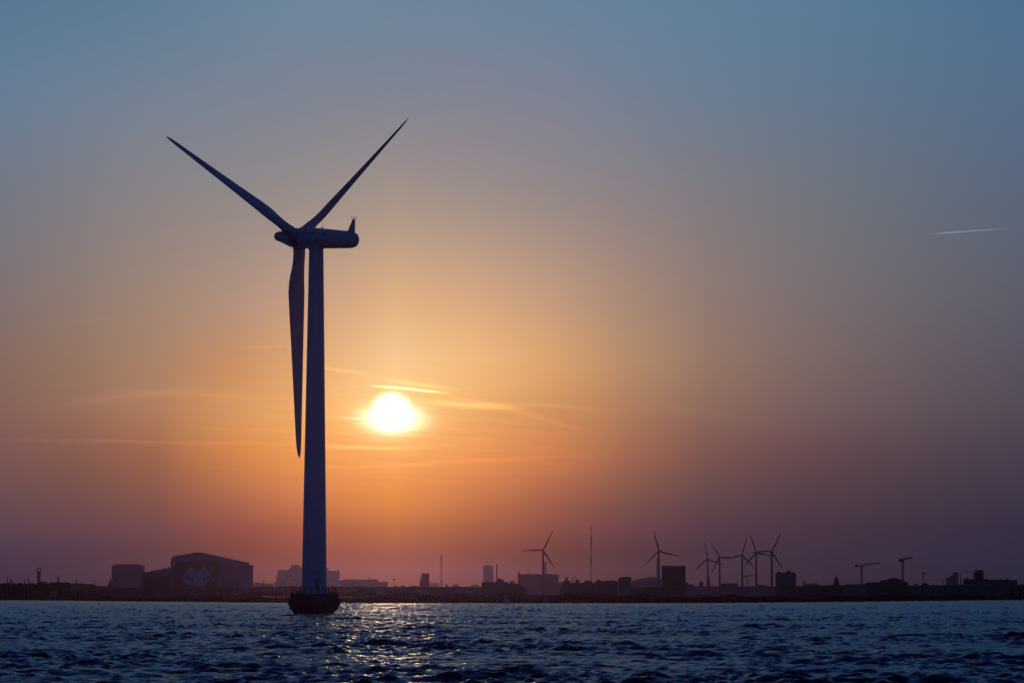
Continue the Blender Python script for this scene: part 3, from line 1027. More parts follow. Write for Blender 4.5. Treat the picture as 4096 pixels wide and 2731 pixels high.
def flat_poly(pts, d, y0, y1):
    P = [at(*zp(*p), d) for p in pts]
    return MB().extrude([(p.x, p.z) for p in P][::-1], y0, y1)


face = [(878, 525), (915, 490), (955, 470), (975, 400), (1010, 362), (1045, 365), (1065, 400), (1090, 445), (1110, 500), (1122, 520), (1140, 480),
        (1165, 430), (1195, 385), (1240, 350), (1285, 365), (1295, 420), (1310, 455), (1330, 475), (1356, 490), (1350, 540), (1325, 600), (1290, 640),
        (1240, 662), (1205, 680), (1150, 672), (1080, 660), (960, 660), (935, 630), (905, 580)]
flat_poly(face, hd, hd - 0.75, hd - 0.51).build('mural', M['mural'], hdoor)
for nm, pts in (('mural_eye', [(940, 510), (990, 512), (1040, 540), (1080, 585), (1072, 612), (1030, 605), (985, 575), (955, 540)]),
                ('mural_eye', [(1340, 505), (1300, 512), (1255, 530), (1222, 565), (1225, 592), (1270, 590), (1310, 560)]),
                ('mural_mark', [(1062, 470), (1078, 462), (1092, 500), (1075, 515)])):
    flat_poly(pts, hd, hd - 0.95, hd - 0.76).build(nm, M['mural_dark'], hdoor)
for cx_, cy_ in ((995, 540), (1278, 545)):
    flat_poly([(cx_ - 16, cy_), (cx_ - 8, cy_ - 16), (cx_ + 10, cy_ - 14), (cx_ + 16, cy_ + 4), (cx_, cy_ + 16)], hd, hd - 1.1, hd - 0.96).build('mural_iris', M['mural'], hdoor)
for x in (880,):
    a, b = at(877, 2240, hd), at(881, 2352, hd)
    q = MB(); q.box((a.x, hd - 0.7, b.z), (b.x, hd - 0.01, a.z)); q.build('downpipe', M['hall'], hall)
hall2 = building('shipyard_hall', 'smaller gabled hall with plain dark door attached left of the mural hall', 'hall', hd - 25,
                 [(562.5, 2297), (565, 2291.5), (580, 2289), (640, 2277), (655, 2272.5), (683.5, 2272.5)], 90, 'hall', boxes=((672, 676.5, 2263, 2274, 'chimney'),))
a, b = at(572.5, 2303, hd - 25), at(683, 2378, hd - 25)
q = MB(); q.box((a.x, hd - 25.5, b.z), (b.x, hd - 25.01, a.z)); q.build('hall_door', M['hall_door'], hall2)

# --- behind and right of the near turbine
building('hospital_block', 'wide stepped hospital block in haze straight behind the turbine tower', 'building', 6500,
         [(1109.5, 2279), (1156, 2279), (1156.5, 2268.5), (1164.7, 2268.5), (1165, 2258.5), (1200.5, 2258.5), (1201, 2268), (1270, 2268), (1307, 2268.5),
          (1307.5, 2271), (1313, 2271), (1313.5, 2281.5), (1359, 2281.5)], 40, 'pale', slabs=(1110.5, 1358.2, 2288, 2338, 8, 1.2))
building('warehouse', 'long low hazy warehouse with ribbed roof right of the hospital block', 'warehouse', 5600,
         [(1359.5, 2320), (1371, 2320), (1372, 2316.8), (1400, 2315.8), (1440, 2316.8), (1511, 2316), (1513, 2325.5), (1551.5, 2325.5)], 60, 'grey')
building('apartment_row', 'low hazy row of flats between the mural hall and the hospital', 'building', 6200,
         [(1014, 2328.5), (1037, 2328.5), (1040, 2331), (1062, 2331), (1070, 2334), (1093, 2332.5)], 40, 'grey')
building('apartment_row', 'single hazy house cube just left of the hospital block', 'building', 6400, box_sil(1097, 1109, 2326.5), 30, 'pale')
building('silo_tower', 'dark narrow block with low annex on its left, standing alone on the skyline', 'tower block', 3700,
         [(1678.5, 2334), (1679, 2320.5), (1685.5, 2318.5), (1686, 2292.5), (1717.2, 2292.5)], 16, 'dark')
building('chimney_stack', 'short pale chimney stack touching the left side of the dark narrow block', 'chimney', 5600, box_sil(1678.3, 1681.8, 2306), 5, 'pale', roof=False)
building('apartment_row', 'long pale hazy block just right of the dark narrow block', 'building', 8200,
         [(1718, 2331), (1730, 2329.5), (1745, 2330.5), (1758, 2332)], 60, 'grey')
building('high_rise', 'hazy rounded high rise left of the thin dark chimney', 'high-rise', 6800,
         [(1932.4, 2263), (1934, 2262), (1945, 2262), (1946, 2258.5), (1949, 2257), (1955, 2257), (1957.5, 2259), (1960, 2262.5), (1972.5, 2262.5)], 30, 'grey')
q = MB()
c0_ = at(1987.4, 2345, 3200); c1_ = at(1987.4, 2256.5, 3200)
cr_ = empty('factory_chimney', (c0_.x, 3200, GROUND), 'tall thin dark chimney between the rounded high rise and the brick factory', 'chimney')
q.lathe((c0_.x, 3200, GROUND), (c1_.x, 3200, c1_.z), [(0, 0.85), (1, 0.58)], 16); q.build('stack', M['brick'], cr_)
q = MB(); q.lathe((c0_.x, 3200, c1_.z - 1.6), (c0_.x, 3200, c1_.z + 0.02), [(0, 0.62), (0.1, 0.8), (1, 0.8)], 16); q.build('rim', M['brick'], cr_)
building('brick_factory', 'long dark brick factory with twin roof blocks and a sloping right end', 'factory', 2300,
         [(1926, 2328), (1988, 2328), (1988.3, 2315), (2006, 2315), (2006.3, 2320), (2015.5, 2320), (2015.8, 2327.5), (2033, 2328), (2033.3, 2333),
          (2070, 2333.5), (2082, 2339), (2108, 2357)], 45, 'brick',
         boxes=((2040, 2048.3, 2321, 2333.5, 'roof_block'), (2051.2, 2057.8, 2321, 2333.5, 'roof_block'), (1944.5, 1948, 2317, 2328), (1955, 1978, 2325.3, 2328),
                (2005.3, 2006.3, 2309, 2315, 'antenna')))
building('slab_block', 'wide hazy slab of flats with a round turret behind the lone turbine', 'building', 4100,
         [(2071, 2291), (2078.5, 2291), (2079, 2296), (2234.5, 2296)], 22, 'grey',
         boxes=((2072, 2078, 2284, 2291, 'dome'), (2108, 2115, 2292.5, 2296), (2145.5, 2152.5, 2292.5, 2296), (2191.5, 2199, 2292.5, 2296), (2111.8, 2113, 2270, 2293, 'flagpole')))
q = MB(); c1_ = at(2181.5, 2247.5, 4500)
cr_ = empty('factory_chimney', (c1_.x, 4500, GROUND), 'thick chimney behind the slab of flats beside the lone turbine tower', 'chimney')
q.lathe((c1_.x, 4500, GROUND), (c1_.x, 4500, c1_.z), [(0, 1.7), (1, 1.25)], 16); q.build('stack', M['grey'], cr_)
q = MB(); q.lathe((c1_.x, 4500, c1_.z - 2.5), (c1_.x, 4500, c1_.z + 0.02), [(0, 1.3), (0.1, 1.5), (1, 1.5)], 16); q.build('rim', M['grey'], cr_)
building('apartment_row', 'low roofline stub between the slab of flats and the church', 'building', 3600, box_sil(2235, 2256, 2328), 20, 'grey')
building('church', 'dark church with square tower and pointed spire, left of the tall lattice mast', 'church', 2500,
         [(2238, 2361), (2253.4, 2326), (2253.8, 2322.5), (2278.5, 2322.5), (2279, 2327), (2295, 2361)], 14, 'dark',
         boxes=((2259.5, 2273, 2301.5, 2322.5, 'spire'),))
building('terrace', 'long dark terrace with chimney blocks under the tall lattice mast', 'building', 2420,
         [(2279.5, 2331), (2302, 2330.3), (2302.3, 2319), (2304, 2317.7), (2314, 2317.7), (2316, 2319), (2316.3, 2330.3), (2338, 2330), (2338.5, 2322.3),
          (2365, 2322.3), (2365.5, 2330), (2380, 2330)], 30, 'dark')
building('terrace', 'dark terrace with a rounded roof block right of the lattice mast', 'building', 2400,
         [(2380.5, 2325), (2387, 2324.5), (2387.3, 2319), (2389, 2317.7), (2399, 2317.7), (2401, 2319), (2401.3, 2324.5), (2424, 2324), (2426, 2321.5),
          (2455, 2321.5), (2458, 2324), (2471.5, 2324)], 30, 'dark')
building('tower_block', 'dark block with a wider top deck at the right end of the terraces', 'building', 2380,
         [(2472.3, 2324), (2472.6, 2316), (2477, 2315), (2477.3, 2309.5), (2490, 2308.5), (2491, 2306.2), (2516, 2306.2), (2517, 2308.5), (2525, 2309.5)], 24, 'grey',
         boxes=((2502, 2505, 2303.6, 2306.2),), slabs=(2477, 2525, 2316.5, 2316.6, 1, 3.5))
building('arched_shed', 'low round arched shed in front of the block with a wider top deck', 'shed', 2200,
         [(2474 + 21.5 * (1 - math.cos(t)), 2383 - 19 * math.sin(t)) for t in np.linspace(0.05, math.pi - 0.05, 13)], 16, 'pale', 'metal_roof')
building('stadium', 'hazy stadium with a low curved lattice roof behind the turbine left of the square block', 'stadium', 5200,
         [(2527, 2322), (2532, 2320.5), (2550, 2316), (2575, 2310.5), (2597, 2307.5), (2612, 2306.8), (2626, 2308.5), (2646, 2316)], 90, 'grey', 'metal_roof')
building('apartment_row', 'pale hazy block with light edge below the curved stadium roof', 'building', 3800, box_sil(2526, 2646, 2325.5), 40, 'pale', 'metal_roof')
q = MB(); c1_ = at(2628.8, 2230, 6500)
cr_ = empty('factory_chimney', (c1_.x, 6500, GROUND), 'wide pale hazy chimney directly behind the turbine left of the square block', 'chimney')
q.lathe((c1_.x, 6500, GROUND), (c1_.x, 6500, c1_.z), [(0, 2.2), (0.97, 1.6), (1, 1.2)], 20); q.build('stack', M['pale'], cr_)
building('tower_block', 'big dark square block of flats beside the second lone turbine', 'tower block', 2700,
         box_sil(2646, 2742, 2262.8), 20, 'dark', bands=(2648.5, 2739.5, 2270, 2338, 13), slabs=(2646, 2742, 2266, 2266.1, 1, 0.5),
         boxes=((2657, 2664, 2259.5, 2262.8), (2666, 2675, 2260.5, 2262.8), (2655, 2656, 2255.5, 2262.8, 'antenna')))
building('brick_factory', 'dark brick block at the foot of the big square block of flats', 'factory', 2450, box_sil(2521, 2744, 2349), 30, 'brick')
building('apartment_row', 'stepped hazy houses right of the big square block', 'building', 3900,
         [(2742.5, 2329), (2753.5, 2329.5), (2754, 2336.5), (2760, 2337), (2761, 2333.5), (2764, 2336.5), (2775, 2337), (2779, 2342)], 30, 'dark')
building('gatehouse', 'tiny house with raised middle between the square block and the group of five turbines', 'house', 4100,
         [(2796.5, 2335), (2799, 2328), (2802, 2325.5), (2810, 2325.5), (2813, 2328), (2813.5, 2341)], 12, 'dark')
building('church_spire', 'slim dark spire just right of the first turbine in the group of five', 'spire', 4200,
         [(2832.5, 2340), (2833.5, 2320), (2835.5, 2304), (2836.5, 2299), (2838, 2304), (2840, 2320), (2841.3, 2340)], 6, 'grey', roof=False)
building('sports_hall', 'low hall with a pale ribbed roof between the second and third grouped turbines', 'hall', 3900,
         [(2884, 2335), (2890, 2332.8), (2945, 2332.3), (2951, 2334), (2953.5, 2340)], 40, 'brick', 'metal_roof')
building('office_row', 'long bluish office row behind the feet of the grouped turbines', 'building', 3700,
         [(2744, 2346), (2815, 2347), (2816, 2345.5), (2884, 2346), (2974, 2345.5), (3046, 2346.5), (3047, 2350), (3100, 2351)], 40, 'pale')
building('apartment_row', 'broken hazy roofline right of the fourth grouped turbine', 'building', 5200,
         [(3031, 2336.5), (3040, 2337.5), (3060, 2340), (3075, 2344), (3100, 2345)], 40, 'grey')
building('pump_house', 'small dark box building in front of the leftmost grouped turbine', 'building', 2200, box_sil(2786.5, 2825.5, 2379), 8, 'dark')
building('tower_block', 'dark tower block with balconies on both sides, right of the grouped turbines', 'tower block', 3000,
         [(3104, 2293), (3109, 2292.5), (3109.5, 2289.5), (3179, 2289.5), (3179.5, 2293), (3182.5, 2293)], 22, 'dark',
         boxes=((3110, 3122.5, 2285, 2289.5), (3146, 3163, 2281, 2289.5), (3158.8, 3160, 2272.5, 2281, 'antenna')), slabs=(3103.5, 3182.5, 2296, 2337, 9, 1.8))
building('brick_factory', 'dark low block under the tower block with balconies', 'factory', 2700, box_sil(3101, 3184, 2342.5), 26, 'brick')
building('observatory', 'tiny onion shaped tower right of the tower block with balconies', 'tower', 4500,
         [(3213, 2340), (3214, 2332), (3211.8, 2328), (3213.5, 2323.5), (3215.3, 2321), (3216, 2317.5), (3217, 2321), (3218.8, 2323.5), (3220.3, 2328), (3218.5, 2332), (3219.5, 2340)], 6, 'dark', roof=False)
building('apartment_row', 'hazy flat roofline right of the tiny onion shaped tower', 'building', 5600,
         [(3221, 2333.5), (3254, 2333), (3255, 2331.5), (3266, 2332), (3274, 2337)], 40, 'grey')
building('warehouse', 'very long dark warehouse under the dark conical spire', 'warehouse', 2550,
         [(3184.5, 2343), (3300, 2341.5), (3310, 2339.5), (3368, 2340), (3372, 2343)], 40, 'dark')
building('church_spire', 'dark conical church spire on the roofline left of the first big crane', 'spire', 3100,
         box_sil(3333.5, 3357.5, 2331), 8, 'dark', roof=False, boxes=((3333.3, 3357.7, 2298, 2331.2, 'spire'),))
building('warehouse', 'flat dark warehouse below the mast of the first big crane', 'warehouse', 2650,
         [(3372.5, 2343.5), (3381, 2336.8), (3482, 2336.3), (3484, 2339)], 40, 'grey')
building('construction_hall', 'stepped dark building under construction between the two big cranes', 'building', 2560,
         [(3462, 2334.5), (3468, 2330), (3521, 2328.5), (3522, 2321.5), (3545, 2319.5), (3558, 2316), (3559, 2311.5), (3590, 2311.5), (3592, 2315.5), (3606, 2319.5),
          (3607, 2324), (3632.5, 2329.5)], 50, 'dark')
curt = building('glass_hall', 'very long bluish hall with vertical facade strips and a pale roof edge, right shore', 'hall', 2500,
                [(3633.5, 2341), (3760, 2340), (3900, 2336.5), (4036, 2333.5)], 40, 'grey', 'metal_roof')
for k in range(40):
    x = 3636 + k * 10 + rng.uniform(-2, 2)
    a, b = at(x, 2343, 2500), at(x + rng.uniform(1.5, 5.5), 2385, 2500)
    q = MB(); q.box((a.x, 2499.7, b.z), (b.x, 2499.99, a.z)); q.build('facade_strip', M['dark' if k % 3 else 'glassd'], curt)
building('apartment_row', 'small dark roof group left of the pale stepped silo', 'building', 3600,
         [(3686, 2337), (3688, 2333), (3702, 2332), (3704, 2328), (3706.5, 2328), (3707.5, 2332.5), (3714, 2335), (3716, 2338)], 20, 'dark')
building('grain_silo', 'pale hazy stepped silo building on the right skyline', 'silo', 6200,
         [(3784.5, 2308.5), (3800, 2308), (3800.5, 2302.5), (3811, 2301), (3811.5, 2288), (3833, 2287.5)], 40, 'grey')
q = MB(); c1_ = at(3842, 2294, 3500)
cr_ = empty('factory_chimney', (c1_.x, 3500, GROUND), 'dark slim chimney right of the pale stepped silo', 'chimney')
q.lathe((c1_.x, 3500, GROUND), (c1_.x, 3500, c1_.z), [(0, 0.8), (1, 0.5)], 14); q.build('stack', M['dark'], cr_)
q = MB(); q.lathe((c1_.x, 3500, c1_.z - 1.4), (c1_.x, 3500, c1_.z + 0.02), [(0, 0.52), (0.1, 0.66), (1, 0.66)], 14); q.build('rim', M['dark'], cr_)
tb = building('tower_block', 'dark tower with an overhanging flat top plate near the right edge', 'tower block', 2900,
              [(3898, 2285.5), (3926, 2285.5), (3926.3, 2283), (3934, 2285.5)], 14, 'dark', roof=False, bands=(3900, 3932, 2292, 2330, 6))
a, b = at(3897.3, 2278.3, 2900), at(3934.5, 2282.7, 2900)
q = MB(); q.box((a.x, 2899, b.z), (b.x, 2915, a.z)); q.build('top_plate', M['dark'], tb)
a, b = at(3909, 2282.7, 2900), at(3925, 2285.5, 2900)
q = MB(); q.box((a.x, 2903, b.z - 0.1), (b.x, 2911, a.z)); q.build('roof_box', M['dark'], tb)
building('apartment_row', 'flat dark building left behind the tower with the top plate', 'building', 3100,
         [(3852.5, 2317), (3853, 2316), (3950, 2315.5), (3957, 2319)], 30, 'dark', boxes=((3864.5, 3874, 2309, 2316),))
building('apartment_row', 'flat dark building right of the tower with the top plate', 'building', 3150,
         [(3958, 2321), (3964, 2317), (4034, 2317), (4034.3, 2320), (4068, 2320)], 30, 'dark', boxes=((4028.5, 4034, 2309.5, 2317), (3975, 3978, 2313, 2317), (4013, 4015, 2313.5, 2317)))
building('site_cabin', 'small teal roofed cabin on the right shore below the first big crane', 'cabin', 2380, box_sil(3431, 3460, 2391.5), 5, 'dark', 'blue_roof')
building('warehouse', 'long low warehouse with a pale roof edge right of the near turbine', 'warehouse', 2250,
         [(1440, 2349), (1480, 2347.5), (1925, 2347)], 60, 'brick', 'metal_roof')
building('warehouse', 'white gabled shed end right of the turbine base', 'shed', 2100,
         [(1419.5, 2345.5), (1424, 2344.5), (1437, 2345), (1440.5, 2348.5)], 30, 'pale', 'metal_roof')
building('warehouse', 'pale low shed between the white gabled shed and the dark narrow block', 'shed', 2050, box_sil(1499, 1534, 2349.5), 20, 'white')
building('warehouse', 'pale wide shed below the dark narrow block', 'shed', 2060, box_sil(1643, 1710, 2354.5), 20, 'pale')
building('warehouse', 'pale wide shed left of the brick factory', 'shed', 2070, box_sil(1826, 1891, 2357), 20, 'pale')
building('boathouse', 'dark low boathouse between the two halls and the left trees', 'boathouse', 2500, box_sil(440, 560, 2360), 14, 'dark')

# far low roofs that stand out as small hazy lumps
far_low = [(1780, 1793, 2335.5), (1809, 1836, 2334), (1882, 1917, 2336.5), (1577, 1590, 2338), (1602, 1622, 2338.5), (1640, 1676, 2340), (3655, 3670, 2334), (3273, 3300, 2338.5), (4076, 4096, 2335),
           (380, 430, 2341), (2560, 2590, 2336), (3724, 3745, 2337)]
for x0, x1, y in far_low:
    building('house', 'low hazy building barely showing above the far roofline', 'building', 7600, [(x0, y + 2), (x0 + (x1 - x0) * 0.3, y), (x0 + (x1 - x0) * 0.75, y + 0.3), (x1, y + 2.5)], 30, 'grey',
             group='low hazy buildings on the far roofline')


# ------------------------------------------------------------------ floodlight masts, lattice masts, cranes
def flood_mast(px, ytop, d, label):
    t = at(px, ytop, d)
    root = empty('floodlight_mast', (t.x, d, GROUND), label, 'floodlight mast', 'floodlight masts along the shore')
    q = MB(); q.lathe((t.x, d, GROUND), (t.x, d, t.z - 0.8), [(0, 0.34), (1, 0.20)], 10); q.build('pole', M['steel'], root)
    for s_ in (-1, 1):
        q = MB(); q.box((t.x + s_ * 0.75 - 0.6, d - 0.5, t.z - 0.9), (t.x + s_ * 0.75 + 0.6, d + 0.3, t.z + 0.2)); q.build('floodlight', M['steel'], root)


for px, y, d, lb_ in ((306, 2319, 2900, 'slim floodlight mast over the low hazy trees, left of the flat topped block'),
                      (375.7, 2320.5, 2900, 'slim floodlight mast midway between the dark tank and the flat topped block'),
                      (463, 2312, 2600, 'floodlight mast in front of the hazy flat topped block'),
                      (1053, 2322, 3000, 'floodlight mast right of the mural hall'),
                      (1106, 2309, 3300, 'floodlight mast touching the left edge of the hospital block'),
                      (1130, 2325, 3000, 'short floodlight mast in front of the hospital block'),
                      (1176.5, 2316, 3600, 'thin floodlight mast left of the big turbine tower, before the hospital'),
                      (1414, 2329, 3000, 'low floodlight mast over the white gabled shed'),
                      (1478, 2310.5, 3600, 'floodlight mast above the long ribbed warehouse'),
                      (1575.5, 2313.5, 3000, 'lone floodlight mast between the ribbed warehouse and the dark narrow block')):
    flood_mast(px, y, d, lb_)


def lattice(mb, p, q, w, n, r=0.12, taper=1.0):
    """square lattice beam from p to q"""
    p, q = Vector(p), Vector(q)
    d = (q - p).normalized()
    ref = Vector((0, 1, 0)) if abs(d.y) < 0.9 else Vector((1, 0, 0))
    a = d.cross(ref).normalized(); b = d.cross(a)
    def c(i, t):
        s = w / 2 * (1 + (taper - 1) * t)
        return p + (q - p) * t + a * (s if i in (0, 3) else -s) + b * (s if i in (0, 1) else -s)
    for i in range(4):
        mb.bar(c(i, 0), c(i, 1), r, n=4, sm=False)
    for k in range(n):
        t0_, t1_ = k / n, (k + 1) / n
        for i in range(4):
            j = (i + 1) % 4
            mb.bar(c(i, t0_), c(j, t1_), r * 0.6, n=3, sm=False)
            mb.bar(c(i, t1_), c(j, t1_), r * 0.5, n=3, sm=False)


def radio_mast(px, ytop, d, w, label, bulge):
    t = at(px, ytop, d)
    b = at(px + 2.5 if px < 2000 else px, 2345, d)
    root = empty('radio_mast', (b.x, d, GROUND), label, 'radio mast')
    q = MB(); lattice(q, (b.x, d, GROUND), (t.x, d, t.z - 9), w, 40, 0.16, 0.75); q.build('lattice_mast', M['steel'], root)
    q = MB(); q.bar((t.x, d, t.z - 9), (t.x, d, t.z), 0.30, 0.18); q.build('top_antenna', M['steel'], root)
    for (y0, y1, ww) in bulge:
        a, c = at(px, y0, d), at(px, y1, d)
        q = MB()
        n = max(2, int((a.z - c.z) / 4))
        for k in range(n):
            z = c.z + (a.z - c.z) * k / n
            for s_ in (-1, 1):
                q.box((t.x + s_ * ww / 2 - 0.35, d - 1.2, z), (t.x + s_ * ww / 2 + 0.35, d + 0.2, z + 2.2))
        q.build('panel_antenna', M['steel'], root)
    return root


radio_mast(1765.5, 2203, 3600, 1.5, 'thin tapering lattice mast right of the dark narrow block', ((2229, 2232, 1.6), (2318, 2340, 1.7)))
radio_mast(2364.5, 2104, 3900, 1.3, 'very tall lattice radio mast with panel antennas, centre right', ((2105, 2119, 0.5), (2142, 2182, 2.2), (2235, 2245, 1.8)))


def tower_crane(mx, ytop, jib_l, jib_r, d, w, label, group=None, hooks=()):
    """mx mast column, ytop its top, jib_l counter-jib end, jib_r jib end (photo points)"""
    t = at(mx, ytop, d)
    root = empty('tower_crane', (t.x, d, GROUND), label, 'crane', group)
    q = MB(); lattice(q, (t.x, d, GROUND), (t.x, d, t.z), w, 22, w * 0.13); q.build('mast', M['steel'], root)
    L, Rr = at(*jib_l, d), at(*jib_r, d)
    c = Vector((t.x, d, t.z))
    q = MB(); lattice(q, (c.x, d, c.z + w * 0.3), (Rr.x, d - abs(Rr.x - c.x) * 0.5, Rr.z), w * 1.0, 14, w * 0.12, 0.55); q.build('jib', M['steel'], root)
    q = MB(); lattice(q, (c.x, d, c.z + w * 0.2), (L.x, d + abs(L.x - c.x) * 0.5, L.z), w * 0.9, 5, w * 0.12); q.build('counter_jib', M['steel'], root)
    s_ = 1 if L.x < c.x else -1
    q = MB(); q.box((min(L.x, L.x + s_ * w * 1.6), d + abs(L.x - c.x) * 0.5 - w * 0.5, L.z - w * 1.1), (max(L.x, L.x + s_ * w * 1.6), d + abs(L.x - c.x) * 0.5 + w * 0.5, L.z + w * 0.6)); q.build('counterweight', M['slab'], root)
    q = MB(); q.box((c.x - w * 0.7, d - w * 1.2, c.z - w * 1.1), (c.x + w * 0.7, d - w * 0.55, c.z + 0.1)); q.build('cab', M['steel'], root)
    for hx, hy in hooks:
        h = at(hx, hy, d)
        q = MB(); q.bar((h.x, d, h.z + 0.2), (h.x, d, L.z), 0.10)
        q.box((h.x - 0.4, d - 0.3, h.z - 1.2), (h.x + 0.4, d + 0.3, h.z + 0.2)); q.build('hook', M['steel'], root)


tower_crane(3446, 2262, (3422, 2260.5), (3515, 2250.5), 3100, 1.7, 'first big tower crane from the left with a long jib to the right', 'tower cranes on the right skyline')
tower_crane(3610.5, 2238.5, (3597, 2238.5), (3646.5, 2227.8), 3000, 1.8, 'tallest tower crane, short foreshortened jib, over the stepped building', 'tower cranes on the right skyline')
tower_crane(3692.7, 2293, (3688, 2290.5), (3713, 2288.5), 4600, 1.5, 'small hazy crane right of the tallest crane', 'tower cranes on the right skyline')
tower_crane(3774, 2318, (3798, 2317.3), (3700, 2316.8), 5600, 1.0, 'faint crane with a flat thin jib left of the pale silo', 'tower cranes on the right skyline')
tower_crane(3894.5, 2289, (3902, 2288), (3848, 2283.8), 4600, 1.2, 'faint crane whose thin jib points left from the tower with the top plate', 'tower cranes on the right skyline')
tower_crane(2989.6, 2303, (2974.7, 2304), (3019, 2298), 4700, 1.6, 'hazy crane between the third and fourth grouped turbines', 'tower cranes on the right skyline')
tower_crane(2291.5, 2318, (2288, 2322), (2302, 2304), 3600, 1.0, 'tiny leaning crane just right of the church spire')


# ------------------------------------------------------------------ excavators on the right bank
def excavator(px, ybase, ypeak, d, label, flip=1):
    b = at(px, ybase, d); pk = at(px + 13 * flip, ypeak, d)
    bx, bz = b.x, b.z
    root = empty('excavator', (bx, d, bz), label, 'excavator', 'excavators working on the right bank')
    q = MB()
    for s_ in (-1.1, 1.1):
        q.extrude([(bx - 2.0, bz + 0.3), (bx - 1.6, bz), (bx + 1.6, bz), (bx + 2.0, bz + 0.3), (bx + 1.7, bz + 0.85), (bx - 1.7, bz + 0.85)], d + s_ - 0.3, d + s_ + 0.3)
    q.build('track', M['dark_metal'], root)
    q = MB(); q.box((bx - 2.0, d - 1.2, bz + 0.9), (bx + 1.2, d + 1.2, bz + 2.0)); q.build('body', M['steel'], root)
    q = MB(); q.box((bx + 0.1, d - 1.25, bz + 2.003), (bx + 1.3, d - 0.1, bz + 3.1)); q.build('cab', M['steel'], root)
    q = MB()
    k = Vector(((bx + pk.x) / 2 + 0.3 * flip, d, bz + (pk.z - bz) * 0.55))
    q.bar((bx + 0.9 * flip, d, bz + 1.8), k, 0.45, 0.42); q.bar(k, (pk.x, d, pk.z), 0.42, 0.32); q.build('boom', M['steel'], root)
    q = MB(); q.bar((pk.x, d, pk.z), (pk.x + 0.8 * flip, d, bz + 2.2), 0.32, 0.22); q.build('dipper_arm', M['steel'], root)
    q = MB(); q.extrude([(pk.x + 0.4 * flip, bz + 2.2), (pk.x + 1.2 * flip, bz + 2.2), (pk.x + 1.2 * flip, bz + 1.3), (pk.x + 0.1 * flip, bz + 0.9), (pk.x - 0.3 * flip, bz + 1.4)][::flip], d - 0.6, d + 0.6); q.build('bucket', M['dark_metal'], root)


excavator(3536, 2386, 2348, 2440, 'dark excavator with its arm raised like a hook below the two big cranes')
excavator(3970, 2386, 2339, 2430, 'dark excavator with a tall folded arm near the right edge')
excavator(3790, 2388, 2367, 2420, 'small dark excavator on the middle of the right bank')


# ------------------------------------------------------------------ mooring piles, buoy, boats
for px, y, lb_ in ((30, 2311.5, 'leftmost of the four dark mooring piles'), (44, 2312.5, 'second dark mooring pile from the left edge'),
                   (99.5, 2313.5, 'third dark mooring pile, left one of the right-hand pair'), (114, 2312.5, 'rightmost dark mooring pile, close to the big round tree')):
    d = 2350
    t = at(px, y, d)
    root = empty('mooring_pile', (t.x, d, -1), lb_, 'pile', 'tall mooring piles at the left shore')
    q = MB(); q.lathe((t.x, d, -1), (t.x, d, t.z - 1.2), [(0, 0.42), (1, 0.40)], 12); q.build('shaft', M['bark'], root)
    q = MB(); q.lathe((t.x, d, t.z - 1.2), (t.x, d, t.z), [(0, 0.52), (0.7, 0.52), (1, 0.30)], 12); q.build('cap', M['bark'], root)

d = 1150
t = at(395, 2396, d)
root = empty('spar_buoy', (t.x, d, 0), 'thin dark spar buoy standing in the water at far left', 'buoy')
q = MB(); q.lathe((t.x, d, -1), (t.x, d, t.z), [(0, 0.16), (0.6, 0.12), (1, 0.06)], 10); q.build('spar', M['dark_metal'], root)
q = MB(); q.lathe((t.x, d, -0.3), (t.x, d, 0.45), [(0, 0.35), (0.6, 0.35), (1, 0.14)], 12); q.build('float', M['dark_metal'], root)


def sailboat(name, label, px, d, mast_y, main, jib):
    """main/jib: photo points of the sails"""
    w = at(px, 2411, d)
    root = empty(name, (w.x, d, 0), label, 'sailing boat', 'small sailing boats below the far shore')
    q = MB()
    L = 2.6
    ring = lambda s, z: [(w.x + L * math.cos(t) * s, d + 0.8 * math.sin(t) * s, z) for t in np.linspace(0, 2 * math.pi, 16, endpoint=False)]
    vs = ring(0.75, -0.25) + ring(1.0, 0.45)
    fs = [(i, (i + 1) % 16, 16 + (i + 1) % 16, 16 + i) for i in range(16)] + [tuple(range(16))[::-1], tuple(range(16, 32))]
    q.add(vs, fs, True); q.build('hull', M['hull'], root)
    mt_ = at(main[0][0], mast_y, d)
    q = MB(); q.bar((mt_.x, d, 0.4), (mt_.x, d, mt_.z + 0.15), 0.06, 0.04); q.build('mast', M['dark_metal'], root)
    for nm, pts, oy in (('mainsail', main, 0.05), ('jib', jib, -0.25)):
        P = [at(x, y, d) for x, y in pts]
        c = (P[0] + P[1] + P[2]) / 3
        # curved triangular sail with thickness
        q = MB(); N_ = 6; grid = {}
        vs, fs = [], []
        for side_ in (0, 1):
            for i in range(N_ + 1):
                for j in range(N_ + 1 - i):
                    a_ = i / N_; b_ = j / N_; g_ = 1 - a_ - b_
                    p = P[0] * a_ + P[1] * b_ + P[2] * g_
                    belly = 27 * a_ * b_ * g_ * 0.35
                    grid[(side_, i, j)] = len(vs); vs.append((p.x, d + oy - belly + 0.02 * side_, p.z))
            for i in range(N_):
                for j in range(N_ - i):
                    a1 = grid[(side_, i, j)]; b1 = grid[(side_, i + 1, j)]; c1 = grid[(side_, i, j + 1)]
                    fs.append((a1, b1, c1))
                    if j < N_ - i - 1:
                        fs.append((b1, grid[(side_, i + 1, j + 1)], c1))
        q.add(vs, fs, True); q.build(nm, M['sail'], root)
    # helmsman sits low in the cockpit: a hooded torso
    return root


